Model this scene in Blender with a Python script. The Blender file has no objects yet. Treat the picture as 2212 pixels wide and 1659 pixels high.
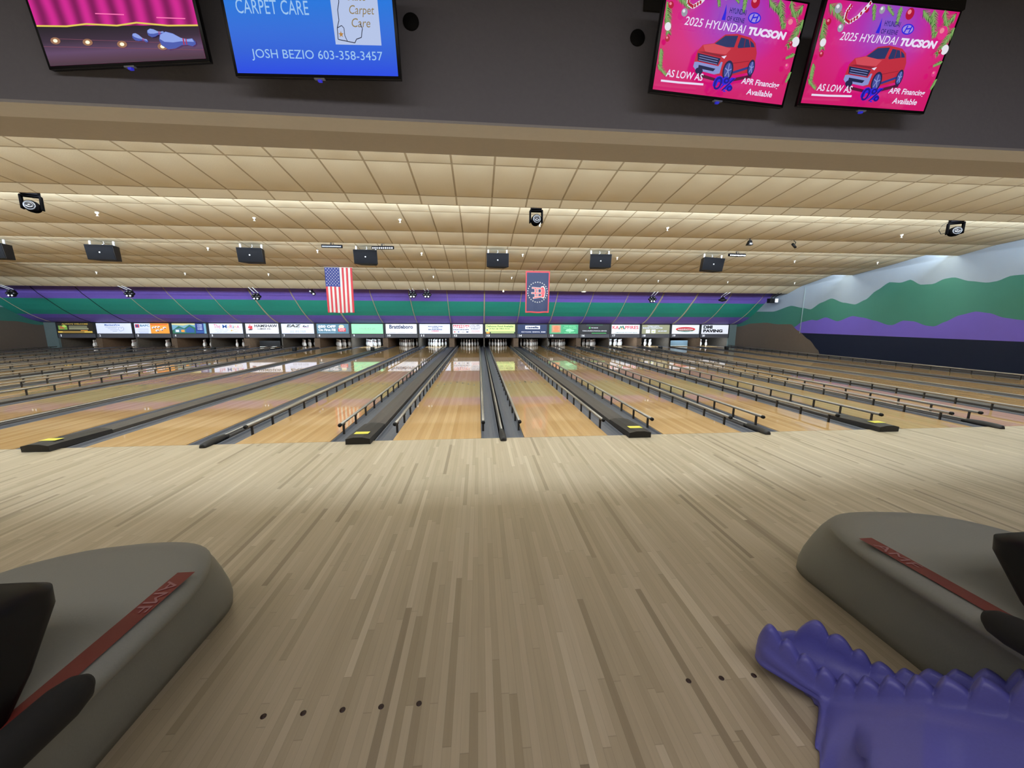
import bpy, bmesh, math, random
from mathutils import Vector, Matrix
random.seed(7)
SC = bpy.context.scene
COL = SC.collection
PI = math.pi

# ------------------------------------------------------------------ camera
S = 1.054 / 1.186
CAM = Vector((-.3179, -5.0083, 1.6022)) * S
yaw, pit, roll = .0878, -.1673, .0039
cf = Vector((math.sin(yaw)*math.cos(pit), math.cos(yaw)*math.cos(pit), math.sin(pit)))
cr = Vector((math.cos(yaw), -math.sin(yaw), 0)); cu = cr.cross(cf)
c_, s_ = math.cos(roll), math.sin(roll)
cr, cu = c_*cr + s_*cu, -s_*cr + c_*cu
cd = bpy.data.cameras.new('camera'); cam = bpy.data.objects.new('camera', cd); COL.objects.link(cam)
cd.sensor_width = 36; cd.lens = 816.19/2212*36; cd.clip_start = .02; cd.clip_end = 200
cam.matrix_world = Matrix(((cr.x, cu.x, -cf.x, CAM.x), (cr.y, cu.y, -cf.y, CAM.y), (cr.z, cu.z, -cf.z, CAM.z), (0, 0, 0, 1)))
SC.camera = cam

# ------------------------------------------------------------------ world, exposure
w = bpy.data.worlds.new('world'); SC.world = w; w.use_nodes = True
w.node_tree.nodes['Background'].inputs[0].default_value = (.5, .5, .55, 1)
w.node_tree.nodes['Background'].inputs[1].default_value = .02
SC.view_settings.view_transform = 'Standard'; SC.view_settings.look = 'None'
SC.view_settings.exposure = 0.0; SC.view_settings.gamma = 1.0
SC.view_settings.use_curve_mapping = False
SC.cycles.use_denoising = True
SC.cycles.max_bounces = 8; SC.cycles.diffuse_bounces = 4; SC.cycles.glossy_bounces = 4
SC.cycles.sample_clamp_indirect = 4.0
SC.cycles.caustics_reflective = False; SC.cycles.caustics_refractive = False

# ------------------------------------------------------------------ lights
XL, XR = -20.75, 13.9           # side walls
def area(name, loc, rot, sx, sy, power, col=(1, 1, 1), spread=None):
    l = bpy.data.lights.new(name, 'AREA'); l.shape = 'RECTANGLE'; l.size = sx; l.size_y = sy
    l.energy = power; l.color = col
    if spread: l.spread = spread
    o = bpy.data.objects.new(name, l); COL.objects.link(o); o.location = loc; o.rotation_euler = rot
    return o
WX, WC = XR-XL-.4, (XR+XL)/2
COOL = (.78, .89, 1.0); WARM = (1.0, .93, .80)
# fluorescent rows hidden behind every ceiling step: one face washes the ceiling, one the lanes
for nm, y, z, up, dn in (('bay_light', -.50, 3.50, 1450, 440), ('bay_light', 2.86, 3.58, 1900, 120),
                         ('bay_light', 6.14, 3.48, 1350, 80), ('bay_light', 9.34, 3.28, 950, 90)):
    cut = 5.0 if y > 9 else 0    # the last row stops short of the left wall
    area(nm, (WC+cut/2, y, z), (PI*.5+.80, 0, 0), WX-cut, .10, up, COOL)       # faces the pins and up, washing the ceiling bay
    area(nm, (WC+cut/2, y+.03, z-.02), (0, 0, 0), WX-cut, .10, dn, COOL)       # faces down on the lanes
# unseen fill lamps added above the seating side to brighten approach and fascia
area('fill_light', (-3, -5.6, 4.15), (0, 0, 0), 14, 2.0, 210, (1.0, .93, .86))
area('fill_light', (6, -7.0, 4.15), (0, 0, 0), 8, 2.0, 90, (.88, .88, 1.0))

# ------------------------------------------------------------------ materials
def lin(c):
    if isinstance(c, str):
        c = c.lstrip('#'); c = [int(c[i:i+2], 16)/255 for i in (0, 2, 4)]
    return tuple((x/12.92 if x <= .04045 else ((x+.055)/1.055)**2.4) for x in c)
_m = {}
def mat(name, col, rough=.6, metal=0, emit=0, spec=.5, noise=0, scale=20, bump=0, coat=0):
    if name in _m: return _m[name]
    m = bpy.data.materials.new(name); m.use_nodes = True; nt = m.node_tree; b = nt.nodes['Principled BSDF']
    c = lin(col) if isinstance(col, str) else col
    b.inputs['Base Color'].default_value = (*c, 1); b.inputs['Roughness'].default_value = rough
    b.inputs['Metallic'].default_value = metal; b.inputs['Specular IOR Level'].default_value = spec
    if coat: b.inputs['Coat Weight'].default_value = coat; b.inputs['Coat Roughness'].default_value = .1
    if emit:
        b.inputs['Emission Color'].default_value = (*c, 1); b.inputs['Emission Strength'].default_value = emit
    if noise or bump:
        tc = nt.nodes.new('ShaderNodeTexCoord'); nz = nt.nodes.new('ShaderNodeTexNoise')
        nz.inputs['Scale'].default_value = scale; nz.inputs['Detail'].default_value = 4
        nt.links.new(tc.outputs['Object'], nz.inputs['Vector'])
        if noise:
            mr = nt.nodes.new('ShaderNodeMapRange'); mr.inputs['To Min'].default_value = 1-noise; mr.inputs['To Max'].default_value = 1+noise
            nt.links.new(nz.outputs['Fac'], mr.inputs['Value'])
            mx = nt.nodes.new('ShaderNodeVectorMath'); mx.operation = 'SCALE'; mx.inputs[0].default_value = c
            nt.links.new(mr.outputs[0], mx.inputs['Scale']); nt.links.new(mx.outputs[0], b.inputs['Base Color'])
        if bump:
            bp = nt.nodes.new('ShaderNodeBump'); bp.inputs['Strength'].default_value = bump; bp.inputs['Distance'].default_value = .01
            nt.links.new(nz.outputs['Fac'], bp.inputs['Height']); nt.links.new(bp.outputs[0], b.inputs['Normal'])
    _m[name] = m; return m

class N:
    """tiny node helper"""
    def __init__(s, m): s.nt = m.node_tree; s.b = s.nt.nodes['Principled BSDF']
    def n(s, t, **k):
        x = s.nt.nodes.new(t)
        for a, v in k.items(): setattr(x, a, v)
        return x
    def l(s, a, b): s.nt.links.new(a, b)
    def math(s, op, a, b=None):
        x = s.n('ShaderNodeMath', operation=op)
        for i, v in enumerate((a, b)):
            if v is None: continue
            if hasattr(v, 'default_value') or hasattr(v, 'links'): s.l(v, x.inputs[i])
            else: x.inputs[i].default_value = v
        return x.outputs[0]

def wood(name, bw, bl, cols, seam, rough, spec, end_seam=True, dark=None):
    """boards bw wide along Y, pieces about bl long; cols = ramp of (pos, colour)"""
    m = bpy.data.materials.new(name); m.use_nodes = True; h = N(m)
    tc = h.n('ShaderNodeTexCoord'); sp = h.n('ShaderNodeSeparateXYZ'); h.l(tc.outputs['Object'], sp.inputs[0])
    x, y = sp.outputs[0], sp.outputs[1]
    xb = h.math('DIVIDE', x, bw); bi = h.math('FLOOR', xb); bf = h.math('FRACT', xb)
    wn = h.n('ShaderNodeTexWhiteNoise', noise_dimensions='1D'); h.l(bi, wn.inputs['W'])
    off = h.math('MULTIPLY', wn.outputs['Value'], bl*7.3)
    yb = h.math('DIVIDE', h.math('ADD', y, off), bl); yi = h.math('FLOOR', yb); yf = h.math('FRACT', yb)
    cb = h.n('ShaderNodeCombineXYZ'); h.l(bi, cb.inputs[0]); h.l(yi, cb.inputs[1])
    w2 = h.n('ShaderNodeTexWhiteNoise', noise_dimensions='2D'); h.l(cb.outputs[0], w2.inputs['Vector'])
    rp = h.n('ShaderNodeValToRGB'); h.l(w2.outputs['Value'], rp.inputs[0])
    e = rp.color_ramp.elements
    while len(e) < len(cols): e.new(.5)
    for el, (p, c) in zip(e, cols): el.position = p; el.color = (*lin(c), 1)
    # grain
    mp = h.n('ShaderNodeMapping'); mp.inputs['Scale'].default_value = (60, 2.2, 1); h.l(tc.outputs['Object'], mp.inputs[0])
    nz = h.n('ShaderNodeTexNoise'); nz.inputs['Scale'].default_value = 1.6; nz.inputs['Detail'].default_value = 5; h.l(mp.outputs[0], nz.inputs['Vector'])
    g = h.n('ShaderNodeMapRange'); g.inputs['To Min'].default_value = .90; g.inputs['To Max'].default_value = 1.09; h.l(nz.outputs['Fac'], g.inputs[0])
    # broad wear
    n2 = h.n('ShaderNodeTexNoise'); n2.inputs['Scale'].default_value = .8; n2.inputs['Detail'].default_value = 3; h.l(tc.outputs['Object'], n2.inputs['Vector'])
    g2 = h.n('ShaderNodeMapRange'); g2.inputs['To Min'].default_value = .90; g2.inputs['To Max'].default_value = 1.09; h.l(n2.outputs['Fac'], g2.inputs[0])
    # seams
    d = h.math('MINIMUM', bf, h.math('SUBTRACT', 1, bf)); s1 = h.math('LESS_THAN', d, .035)
    k = h.math('MULTIPLY', s1, seam)
    if end_seam:
        d2 = h.math('MINIMUM', yf, h.math('SUBTRACT', 1, yf)); s2 = h.math('MULTIPLY', h.math('LESS_THAN', d2, .0016/bl), seam*1.8)
        k = h.math('MAXIMUM', k, s2)
    f = h.math('MULTIPLY', h.math('MULTIPLY', g.outputs[0], g2.outputs[0]), h.math('SUBTRACT', 1, k))
    v = h.n('ShaderNodeVectorMath', operation='SCALE'); h.l(rp.outputs[0], v.inputs[0]); h.l(f, v.inputs['Scale'])
    h.l(v.outputs[0], h.b.inputs['Base Color'])
    h.b.inputs['Roughness'].default_value = rough; h.b.inputs['Specular IOR Level'].default_value = spec
    return m

M_APP = wood('approach_maple', .0300, .85, [(0, '#8f826e'), (.04, '#a4977f'), (.2, '#afa28b'), (.6, '#b5a891'), (.92, '#bbae98'), (1, '#c6baa4')], .12, .40, .35)
M_LANE = wood('lane_maple', .0267*2, 9.0, [(0, '#b18e60'), (.5, '#be9b6c'), (1, '#c8a87a')], .12, .035, .30, end_seam=False)
BLK = mat('black_plastic', '#0b0b0d', .5, spec=.25)
BLKM = mat('black_matte', '#101012', .8)
CAPG = mat('capping_gray', '#413d3c', .55, noise=.12, scale=12, bump=.2)
CAPD = mat('capping_black', '#1b191b', .55, noise=.2, scale=30)
GUT = mat('gutter_gray', '#60646f', .38, noise=.10, scale=9)
RAIL = mat('rail_tube', '#8a857e', .35, metal=.4)
POST = mat('rail_post', '#34312f', .5, metal=.3)
YEL = mat('yellow_sticker', '#d9d254', .6)
WHT = mat('pin_white', '#eceae6', .25)
RED = mat('pin_red', '#a01e26', .4)
CEIL = None

# ------------------------------------------------------------------ mesh builder
class MB:
    def __init__(s): s.bm = bmesh.new(); s.mats = []
    def mi(s, m):
        if m is None: return 0
        if m not in s.mats: s.mats.append(m)
        return s.mats.index(m)
    def face(s, pts, m=None, smooth=False):
        vs = [s.bm.verts.new(p) for p in pts]
        try: f = s.bm.faces.new(vs)
        except ValueError: return
        f.material_index = s.mi(m); f.smooth = smooth
    def hexa(s, p, m=None):
        """8 points: bottom 4 ccw, top 4 ccw"""
        v = [s.bm.verts.new(q) for q in p]; i = s.mi(m)
        for a in ((3, 2, 1, 0), (4, 5, 6, 7), (0, 1, 5, 4), (1, 2, 6, 5), (2, 3, 7, 6), (3, 0, 4, 7)):
            f = s.bm.faces.new([v[k] for k in a]); f.material_index = i
    def box(s, x0, x1, y0, y1, z0, z1, m=None):
        s.hexa([(x0, y0, z0), (x1, y0, z0), (x1, y1, z0), (x0, y1, z0), (x0, y0, z1), (x1, y0, z1), (x1, y1, z1), (x0, y1, z1)], m)
    def loft(s, rings, m=None, smooth=True, cap=True, closed=True):
        i = s.mi(m); R = [[s.bm.verts.new(p) for p in r] for r in rings]
        for a, b in zip(R, R[1:]):
            n = len(a)
            for k in range(n if closed else n-1):
                try:
                    f = s.bm.faces.new((a[k], a[(k+1) % n], b[(k+1) % n], b[k])); f.material_index = i; f.smooth = smooth
                except ValueError: pass
        if cap and closed:
            for r, rev in ((R[0], True), (R[-1], False)):
                f = s.bm.faces.new(r[::-1] if rev else r); f.material_index = i
    def tube(s, pts, r, m=None, n=10, smooth=True):
        pts = [Vector(p) for p in pts]; rings = []
        for k, p in enumerate(pts):
            d = (pts[min(k+1, len(pts)-1)] - pts[max(k-1, 0)]).normalized()
            a = d.orthogonal().normalized() if abs(d.z) > .9 else d.cross(Vector((0, 0, 1))).normalized()
            b = d.cross(a); rr = r[k] if isinstance(r, (list, tuple)) else r
            rings.append([p + rr*(math.cos(t)*a + math.sin(t)*b) for t in [2*PI*j/n for j in range(n)]])
        s.loft(rings, m, smooth)
    def lathe(s, prof, m=None, n=16, c=(0, 0, 0), axis='z', mf=None):
        i = s.mi(m); R = []
        for (r, z) in prof:
            ring = []
            for j in range(n):
                t = 2*PI*j/n; a, b = r*math.cos(t), r*math.sin(t)
                p = (a, b, z) if axis == 'z' else (a, z, b)
                ring.append(s.bm.verts.new((c[0]+p[0], c[1]+p[1], c[2]+p[2])))
            R.append(ring)
        for q, (a, b) in enumerate(zip(R, R[1:])):
            for k in range(n):
                f = s.bm.faces.new((a[k], a[(k+1) % n], b[(k+1) % n], b[k])); f.smooth = True
                f.material_index = s.mi(mf(prof[q][1])) if mf else i
        for r, k in ((R[0], 0), (R[-1], -1)):
            if prof[k][0] > 1e-4:
                f = s.bm.faces.new(r); f.material_index = i
    def join(s, me, T, m):
        """append a mesh datablock through function T(x,y)->3d"""
        i = s.mi(m); vs = [s.bm.verts.new(T(v.co.x, v.co.y)) for v in me.vertices]
        for p in me.polygons:
            try: f = s.bm.faces.new([vs[k] for k in p.vertices]); f.material_index = i
            except ValueError: pass
    def build(s, name, parent=None, m=None, loc=None, normals=True, bevel=0):
        if normals: bmesh.ops.recalc_face_normals(s.bm, faces=s.bm.faces)
        me = bpy.data.meshes.new(name); s.bm.to_mesh(me); s.bm.free()
        for x in (s.mats or [m]): me.materials.append(x)
        o = bpy.data.objects.new(name, me); COL.objects.link(o)
        if parent: o.parent = parent
        if loc: o.location = loc
        if bevel:
            b = o.modifiers.new('bevel', 'BEVEL'); b.width = bevel; b.segments = 3; b.limit_method = 'ANGLE'; b.angle_limit = .6
            for p in me.polygons: p.use_smooth = True
        return o

def thing(name, label, cat, loc=(0, 0, 0), rz=0, group=None):
    o = bpy.data.objects.new(name, None); COL.objects.link(o); o.location = loc; o.rotation_euler = (0, 0, rz)
    o.empty_display_size = .1
    return tag(o, label, cat, group)
def tag(o, label, cat, group=None):
    o['label'] = label; o['category'] = cat
    if group: o['group'] = group
    return o
def struct(o, label=None):
    o['kind'] = 'structure'
    if label: o['label'] = label
    return o
def dup(root, loc, rot=None, label=None, group=None):
    kids = [(c, list(c.children)) for c in root.children]
    r = root.copy(); COL.objects.link(r); r.location = loc
    if rot is not None: r.rotation_euler = rot
    if label: r['label'] = label
    if group: r['group'] = group
    for ch, gs in kids:
        c = ch.copy(); COL.objects.link(c); c.parent = r
        for g in gs:
            d = g.copy(); COL.objects.link(d); d.parent = c
    return r

# text -> mesh, cached
_t = {}
def text_mesh(s, bold=0, shear=0):
    k = (s, bold, shear)
    if k not in _t:
        cu = bpy.data.curves.new('lettering', 'FONT'); cu.body = s; cu.size = 1; cu.offset = bold; cu.shear = shear
        cu.resolution_u = 3; cu.fill_mode = 'FRONT'
        o = bpy.data.objects.new('lettering', cu); me = bpy.data.meshes.new_from_object(o)
        bpy.data.objects.remove(o); bpy.data.curves.remove(cu)
        xs = [v.co.x for v in me.vertices] or [0, 1]; ys = [v.co.y for v in me.vertices] or [0, 1]
        _t[k] = (me, min(xs), max(xs), min(ys), max(ys))
    return _t[k]

class Draw:
    """flat artwork in (u,v) units on a plane; every layer a hair in front of the last"""
    def __init__(s, T, step): s.T = T; s.step = step; s.k = 0; s.mb = MB()
    def up(s): s.k += 1
    def P(s, u, v): return s.T(u, v, s.k*s.step)
    def poly(s, pts, m): s.up(); s.mb.face([s.P(*p) for p in pts], m)
    def rect(s, u0, v0, u1, v1, m): s.poly([(u0, v0), (u1, v0), (u1, v1), (u0, v1)], m)
    def many(s, polys, m):
        s.up()
        for p in polys: s.mb.face([s.P(*q) for q in p], m)
    def ell(s, u, v, a, b, m, n=20, rot=0): s.poly(s.epts(u, v, a, b, n, rot), m)
    def epts(s, u, v, a, b, n=20, rot=0):
        c, q = math.cos(rot), math.sin(rot)
        return [(u+a*math.cos(t)*c-b*math.sin(t)*q, v+a*math.cos(t)*q+b*math.sin(t)*c) for t in [2*PI*i/n for i in range(n)]]
    def line(s, pts, wd, m):
        s.up()
        for a, b in zip(pts, pts[1:]):
            dx, dy = b[0]-a[0], b[1]-a[1]; L = math.hypot(dx, dy) or 1; nx, ny = -dy/L*wd/2, dx/L*wd/2
            s.mb.face([s.P(a[0]+nx, a[1]+ny), s.P(a[0]-nx, a[1]-ny), s.P(b[0]-nx, b[1]-ny), s.P(b[0]+nx, b[1]+ny)], m)
    def text(s, t, u0, u1, v0, v1, m, bold=.0, shear=0, slant=0):
        me, a, b, c, d = text_mesh(t, bold, shear); s.up()
        if 'g' in t or 'y' in t or 'p' in t or 'j' in t: pass
        s.mb.join(me, lambda x, y: s.P(u0+(x-a)/(b-a)*(u1-u0), v0+(y-c)/(d-c)*(v1-v0)+slant*(x-a)/(b-a)), m)
    def star(s, u, v, r, m, rot=0, inr=.4):
        s.many([[(u+(r if i % 2 == 0 else r*inr)*math.sin(rot+i*PI/5), v+(r if i % 2 == 0 else r*inr)*math.cos(rot+i*PI/5)) for i in range(10)]], m)

# ------------------------------------------------------------------ layout numbers
LW, NARROW, PITCH = 1.054, .533, 3.372
WIDE = PITCH - 2*LW - NARROW
def cen(n):
    k, odd = divmod(n-13, 2)
    return k*PITCH + (NARROW/2+LW/2 if not odd else NARROW/2+LW+WIDE+LW/2)
YM, YPIN, YEND = 15.466, 16.26, 17.35
def mask_x(n): return ((n-13)*2+1)*PITCH/4

# ------------------------------------------------------------------ floor
mb = MB(); mb.box(XL, XR, -10, 0, -.15, 0)
struct(mb.build('floor', m=M_APP))
mb = MB(); mb.box(XL, XR, 0, 18.6, -.32, -.17)
struct(mb.build('floor', m=BLKM))
# approach guide dots are inlaid in the boards
dots = [(-1.077+.139*i, -3.224) for i in range(5)] + [(.541+.139*i, -3.222) for i in range(3)]
mb = MB(); mb.lathe([(.0105, -.001), (.0105, .0012), (.0004, .0013)], mat('inlay_dark', '#35221f', .5), 12); d0 = mb.build('approach_dot')
for i, (x, y) in enumerate(dots):
    o = d0 if i == 0 else d0.copy()
    if i: COL.objects.link(o)
    o.location = (x, y, 0)
    tag(o, 'small dark round inlay in the approach, %s from the left' % ['first', 'second', 'third', 'fourth', 'fifth', 'sixth', 'seventh', 'eighth'][i], 'floor marking', 'inlaid approach dots')

# ------------------------------------------------------------------ ceiling
PROF = [[(-.6, 3.85), (.23, 3.756), (1.44, 3.62), (2.46, 3.49), (2.7, 3.42)],
        [(2.75, 3.79), (3.96, 3.63), (5.22, 3.51), (6.0, 3.357)],
        [(6.05, 3.64), (7.13, 3.475), (8.27, 3.29), (9.2, 3.163)],
        [(9.25, 3.42), (10.3, 3.213), (11.5, 2.95), (12.2, 2.673)]]
def ceiling_material():
    m = bpy.data.materials.new('ceiling_tile'); m.use_nodes = True; h = N(m)
    tc = h.n('ShaderNodeTexCoord'); sp = h.n('ShaderNodeSeparateXYZ'); h.l(tc.outputs['Object'], sp.inputs[0])
    fx = h.math('FRACT', h.math('DIVIDE', h.math('ADD', sp.outputs[0], 61.03), .61))
    d = h.math('MINIMUM', fx, h.math('SUBTRACT', 1, fx)); s = h.math('LESS_THAN', d, .024)
    for yy in (.23, 1.44, 2.46, 3.96, 5.22, 7.13, 8.27, 10.3, 11.5):
        s = h.math('MAXIMUM', s, h.math('LESS_THAN', h.math('ABSOLUTE', h.math('SUBTRACT', sp.outputs[1], yy)), .014))
    mx = h.n('ShaderNodeMix', data_type='RGBA'); h.l(s, mx.inputs[0])
    nz = h.n('ShaderNodeTexNoise'); nz.inputs['Scale'].default_value = 1.3; nz.inputs['Detail'].default_value = 5; h.l(tc.outputs['Object'], nz.inputs['Vector'])
    mr = h.n('ShaderNodeMix', data_type='RGBA'); h.l(nz.outputs['Fac'], mr.inputs[0])
    mr.inputs[6].default_value = (*lin('#bfb397'), 1); mr.inputs[7].default_value = (*lin('#cbc0a5'), 1)
    h.l(mr.outputs[2], mx.inputs[6]); mx.inputs[7].default_value = (*lin('#96866b'), 1)
    h.l(mx.outputs[2], h.b.inputs['Base Color']); h.b.inputs['Roughness'].default_value = .85; h.b.inputs['Specular IOR Level'].default_value = .2
    n3 = h.n('ShaderNodeTexNoise'); n3.inputs['Scale'].default_value = 60; h.l(tc.outputs['Object'], n3.inputs['Vector'])
    bp = h.n('ShaderNodeBump'); bp.inputs['Strength'].default_value = .12; bp.inputs['Distance'].default_value = .01
    h.l(n3.outputs['Fac'], bp.inputs['Height']); h.l(bp.outputs[0], h.b.inputs['Normal'])
    return m
CEIL = ceiling_material()
x0 = -.03 - .61*34
cols = [max(XL, min(XR, x0 + .61*i)) for i in range(58)]
NS = 5
STEP = mat('step_face', '#b8ad9a', .8)
for b, pr in enumerate(PROF):
    mb = MB()
    for r, ((ya, za), (yb, zb)) in enumerate(zip(pr, pr[1:])):
        sag = 0 if (b == 0 and r == 3) else .022
        for xa, xb in zip(cols, cols[1:]):
            if xb-xa < .05: continue
            g = [[mb.bm.verts.new((xa+(xb-xa)*i/NS, ya+(yb-ya)*j/NS, za+(zb-za)*j/NS - sag*(math.sin(PI*i/NS)*math.sin(PI*j/NS))**.6)) for i in range(NS+1)] for j in range(NS+1)]
            for j in range(NS):
                for i in range(NS):
                    f = mb.bm.faces.new((g[j][i], g[j+1][i], g[j+1][i+1], g[j][i+1])); f.smooth = True; f.material_index = mb.mi(CEIL)
    (ye, ze) = pr[-1]
    if b < 3: mb.box(XL, XR, ye, ye+.03, ze, PROF[b+1][0][1]+.06, STEP)
    else: mb.box(XL, XR, ye, ye+.03, ze, ze+.5, STEP); mb.box(XL, XR, ye+.03, 18.6, ze+.42, ze+.5, STEP)
    struct(mb.build('ceiling', m=CEIL, normals=False))
mb = MB(); mb.box(XL, XR, -10, -1.14, 4.3, 4.4); struct(mb.build('ceiling', m=mat('concourse_ceiling', '#4a4642', .9)))

# fascia and soffit over the foul line
FASC = mat('fascia_gray', '#9c9ca8', .85, noise=.05, scale=30, bump=.25)
mb = MB(); mb.box(XL, XR, -1.24, -1.14, 2.925, 4.3); fas = struct(mb.build('wall_front', m=FASC))
mb = MB(); mb.box(XL, XR, -1.24, -1.03, 2.905, 2.925); struct(mb.build('trim_1', m=mat('soffit_trim', '#d2d0d2', .75, noise=.04, scale=25)))
mb = MB(); mb.box(XL, XR, -1.14, -.63, 2.925, 3.0); mb.box(XL, XR, -.70, -.63, 3.0, 3.9)
struct(mb.build('trim_2', m=mat('soffit_board', '#b0aaa6', .8, noise=.05, scale=25)))
# back of the room behind the camera
mb = MB(); mb.box(XL, XR, -10.1, -10, 0, 4.4); struct(mb.build('wall_back', m=mat('back_wall', '#57504c', .9)))
# end wall behind the pin decks
mb = MB(); mb.box(XL, XR, 18.5, 18.6, -.3, 3.2); struct(mb.build('wall_end', m=BLKM))

# ------------------------------------------------------------------ side walls with the painted mural
def mural(name, X, thick, mirror=False):
    G = [(4.54, 2.65), (4.77, 2.65), (5.05, 2.53), (5.23, 2.51), (5.63, 2.59), (6.04, 2.74), (6.26, 2.72), (6.54, 2.59), (6.87, 2.6), (7.2, 2.79), (7.48, 2.72), (7.84, 2.77), (8.25, 2.51), (8.57, 2.22), (8.94, 2.06), (9.43, 2.15), (9.96, 2.34), (10.41, 2.19), (10.87, 1.93), (11.26, 2.0), (11.92, 2.12), (12.95, 1.88), (14.04, 1.9), (15.29, 1.61), (16, 1.5)]
    G = [(-10, 2.4), (-6, 2.7), (-2, 2.3), (0, 2.5), (1.5, 2.9), (3, 2.5), (3.8, 2.55)] + G
    Q = [(-10, 1.3), (-5, 1.6), (-1, 1.3), (1.5, 1.7), (3.2, 1.35), (4.2, 1.46), (4.4, 1.48), (4.74, 1.54), (5.06, 1.67), (5.36, 1.72), (5.72, 1.62), (6.05, 1.42), (6.29, 1.28), (6.5, 1.3), (6.9, 1.44), (7.21, 1.46), (7.51, 1.31), (7.65, 1.31), (8.13, 1.46), (8.58, 1.57), (8.98, 1.63), (9.56, 1.43), (10.11, 1.59), (10.51, 1.46), (10.73, 1.49), (11.24, 1.39), (11.61, 1.16), (16, 1.1)]
    B = [(10.1, 0), (10.24, .23), (10.74, .64), (11.42, 1.03), (11.79, 1.29), (12.58, 1.28), (13.34, 1.35), (14.38, 1.3), (15.21, 1.13), (18.6, 1.0)]
    def at(T, y):
        for (a, za), (b, zb) in zip(T, T[1:]):
            if a <= y <= b:
                t = (y-a)/(b-a); t = t*t*(3-2*t)*.5+t*.5; return za+(zb-za)*t
        return T[-1][1] if y > T[-1][0] else T[0][1]
    sky = mat('mural_sky', '#8d99a6', .7, noise=.05, scale=3); gr = mat('mural_green', '#306b5f', .7, noise=.06, scale=3)
    pu = mat('mural_purple', '#6150ae', .7, noise=.05, scale=3); nv = mat('mural_navy', '#12182c', .8, spec=.2, noise=.1, scale=6)
    bro = mat('mural_brown', '#5a4e44', .8, noise=.08, scale=8)
    mb = MB(); y = -10.0; ys = []
    while y < 18.6: ys.append(y); y += .08 if y > 3 else .3
    ys.append(18.6)
    for a, b in zip(ys, ys[1:]):
        za = [-.3]; zb = [-.3]; ms = []
        if b > 10.1:
            za.append(max(0, at(B, a))); zb.append(at(B, b)); ms.append(bro)
        na, nb = max(za[-1], .92), max(zb[-1], .92)
        za.append(na); zb.append(nb); ms.append(nv)
        pa, pb = max(na, at(Q, a)), max(nb, at(Q, b)); za.append(pa); zb.append(pb); ms.append(pu)
        ga, gb = max(pa, at(G, a)), max(pb, at(G, b)); za.append(ga); zb.append(gb); ms.append(gr)
        za.append(4.4); zb.append(4.4); ms.append(sky)
        for k, m in enumerate(ms):
            mb.face([(X, a, za[k]), (X, b, zb[k]), (X, b, zb[k+1]), (X, a, za[k+1])], m)
    mb.box(min(X, X+thick)+(.002 if thick > 0 else 0), max(X, X+thick)-(0 if thick > 0 else .002), -10, 18.6, -.3, 4.4, sky)
    return struct(mb.build(name, normals=False))
mural('wall_right', XR, .1); mural('wall_left', XL, -.1)
mb = MB(); mb.tube([(XR-.02, 11.25, 2.9), (XR-.02, 11.25, .9)], .014, mat('conduit_gray', '#8fa0a2', .5), 8)
tag(mb.build('conduit'), 'thin pale vertical conduit on the painted mountain mural', 'pipe')

# ------------------------------------------------------------------ curved painted panel above the masking units
cov = [(12.85, 3.05), (13.1, 2.72), (13.33, 2.48), (13.6, 2.272), (13.9, 2.03), (14.2, 1.81), (14.5, 1.62), (14.8, 1.46), (15.1, 1.335), (15.3, 1.275), (15.5, 1.245)]
PUR = mat('cove_purple', '#7560c4', .6, noise=.1, scale=14); GRN = mat('cove_green', '#259080', .6, noise=.06, scale=10)
mb = MB()
for k, ((ya, za), (yb, zb)) in enumerate(zip(cov, cov[1:])):
    m = GRN if 3 <= k < 6 else PUR
    v = [mb.bm.verts.new(p) for p in ((XL, ya, za), (XR, ya, za), (XR, yb, zb), (XL, yb, zb))]
    f = mb.bm.faces.new(v); f.material_index = mb.mi(m); f.smooth = True
mb.face([(XL, 12.85, 3.05), (XR, 12.85, 3.05), (XR, 13, 3.15), (XL, 13, 3.15)], PUR)
struct(mb.build('wall_cove', normals=False))
SEAM = mat('seam_trim', '#b3a68f', .7, noise=.3, scale=60)
for n in range(0, 21):
    x = mask_x(n)+PITCH/4; mb = MB()
    rr = random.choice((.018, .024, .030, .036)) if 5 < n < 20 else .013
    p = [(x, y, z-.006) for y, z in cov[1:-1]]
    mb.tube(p, rr, SEAM if n not in (1, 2) else BLKM, 6)
    struct(mb.build('trim_%d' % (10+n)), 'thin curved seam trim on the striped panel over the masking units')

# end pillars beside the masking units
PIL = mat('end_pillar', '#5c6b6b', .8, noise=.06, scale=20)
xa, xb = mask_x(1)-PITCH/4, mask_x(20)+PITCH/4
mb = MB(); mb.box(XL, xa, YM, YM+.1, -.15, 1.25); struct(mb.build('trim_3', m=PIL))
mb = MB(); mb.box(xb, XR, YM, YM+.1, -.15, 1.25); struct(mb.build('trim_4', m=PIL))
# ------------------------------------------------------------------ lanes, gutters, cappings
SHORT = {1: 'dark brown', 2: 'pale heart-outline', 3: 'white-and-orange', 4: 'painted landscape', 5: 'multicolored-letter', 6: 'black slab-letter', 7: 'slanted-letter pale blue', 8: 'teal', 9: 'mint green', 10: 'big navy-word', 11: 'four-line white', 12: 'red-and-navy-letter',
         13: 'lime green', 14: 'navy', 15: 'green portrait', 16: 'black', 17: 'red-letter mountain', 18: 'tan', 19: 'red-oval', 20: 'bold black-letter'}
def gutter_mb(x0, x1, mb, y1):
    n = 8; r = (x1-x0)/2; c = (x0+x1)/2; top = -.012
    prof = [(x0, -.008)] + [(c-r*.94*math.cos(PI*i/n), top-.075*math.sin(PI*i/n)) for i in range(n+1)] + [(x1, -.008)]
    a = [(x, 0.0, z) for x, z in prof]; b = [(x, y1, z) for x, z in prof]
    for k in range(len(prof)-1): mb.face([a[k], a[k+1], b[k+1], b[k]], GUT, True)
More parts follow.
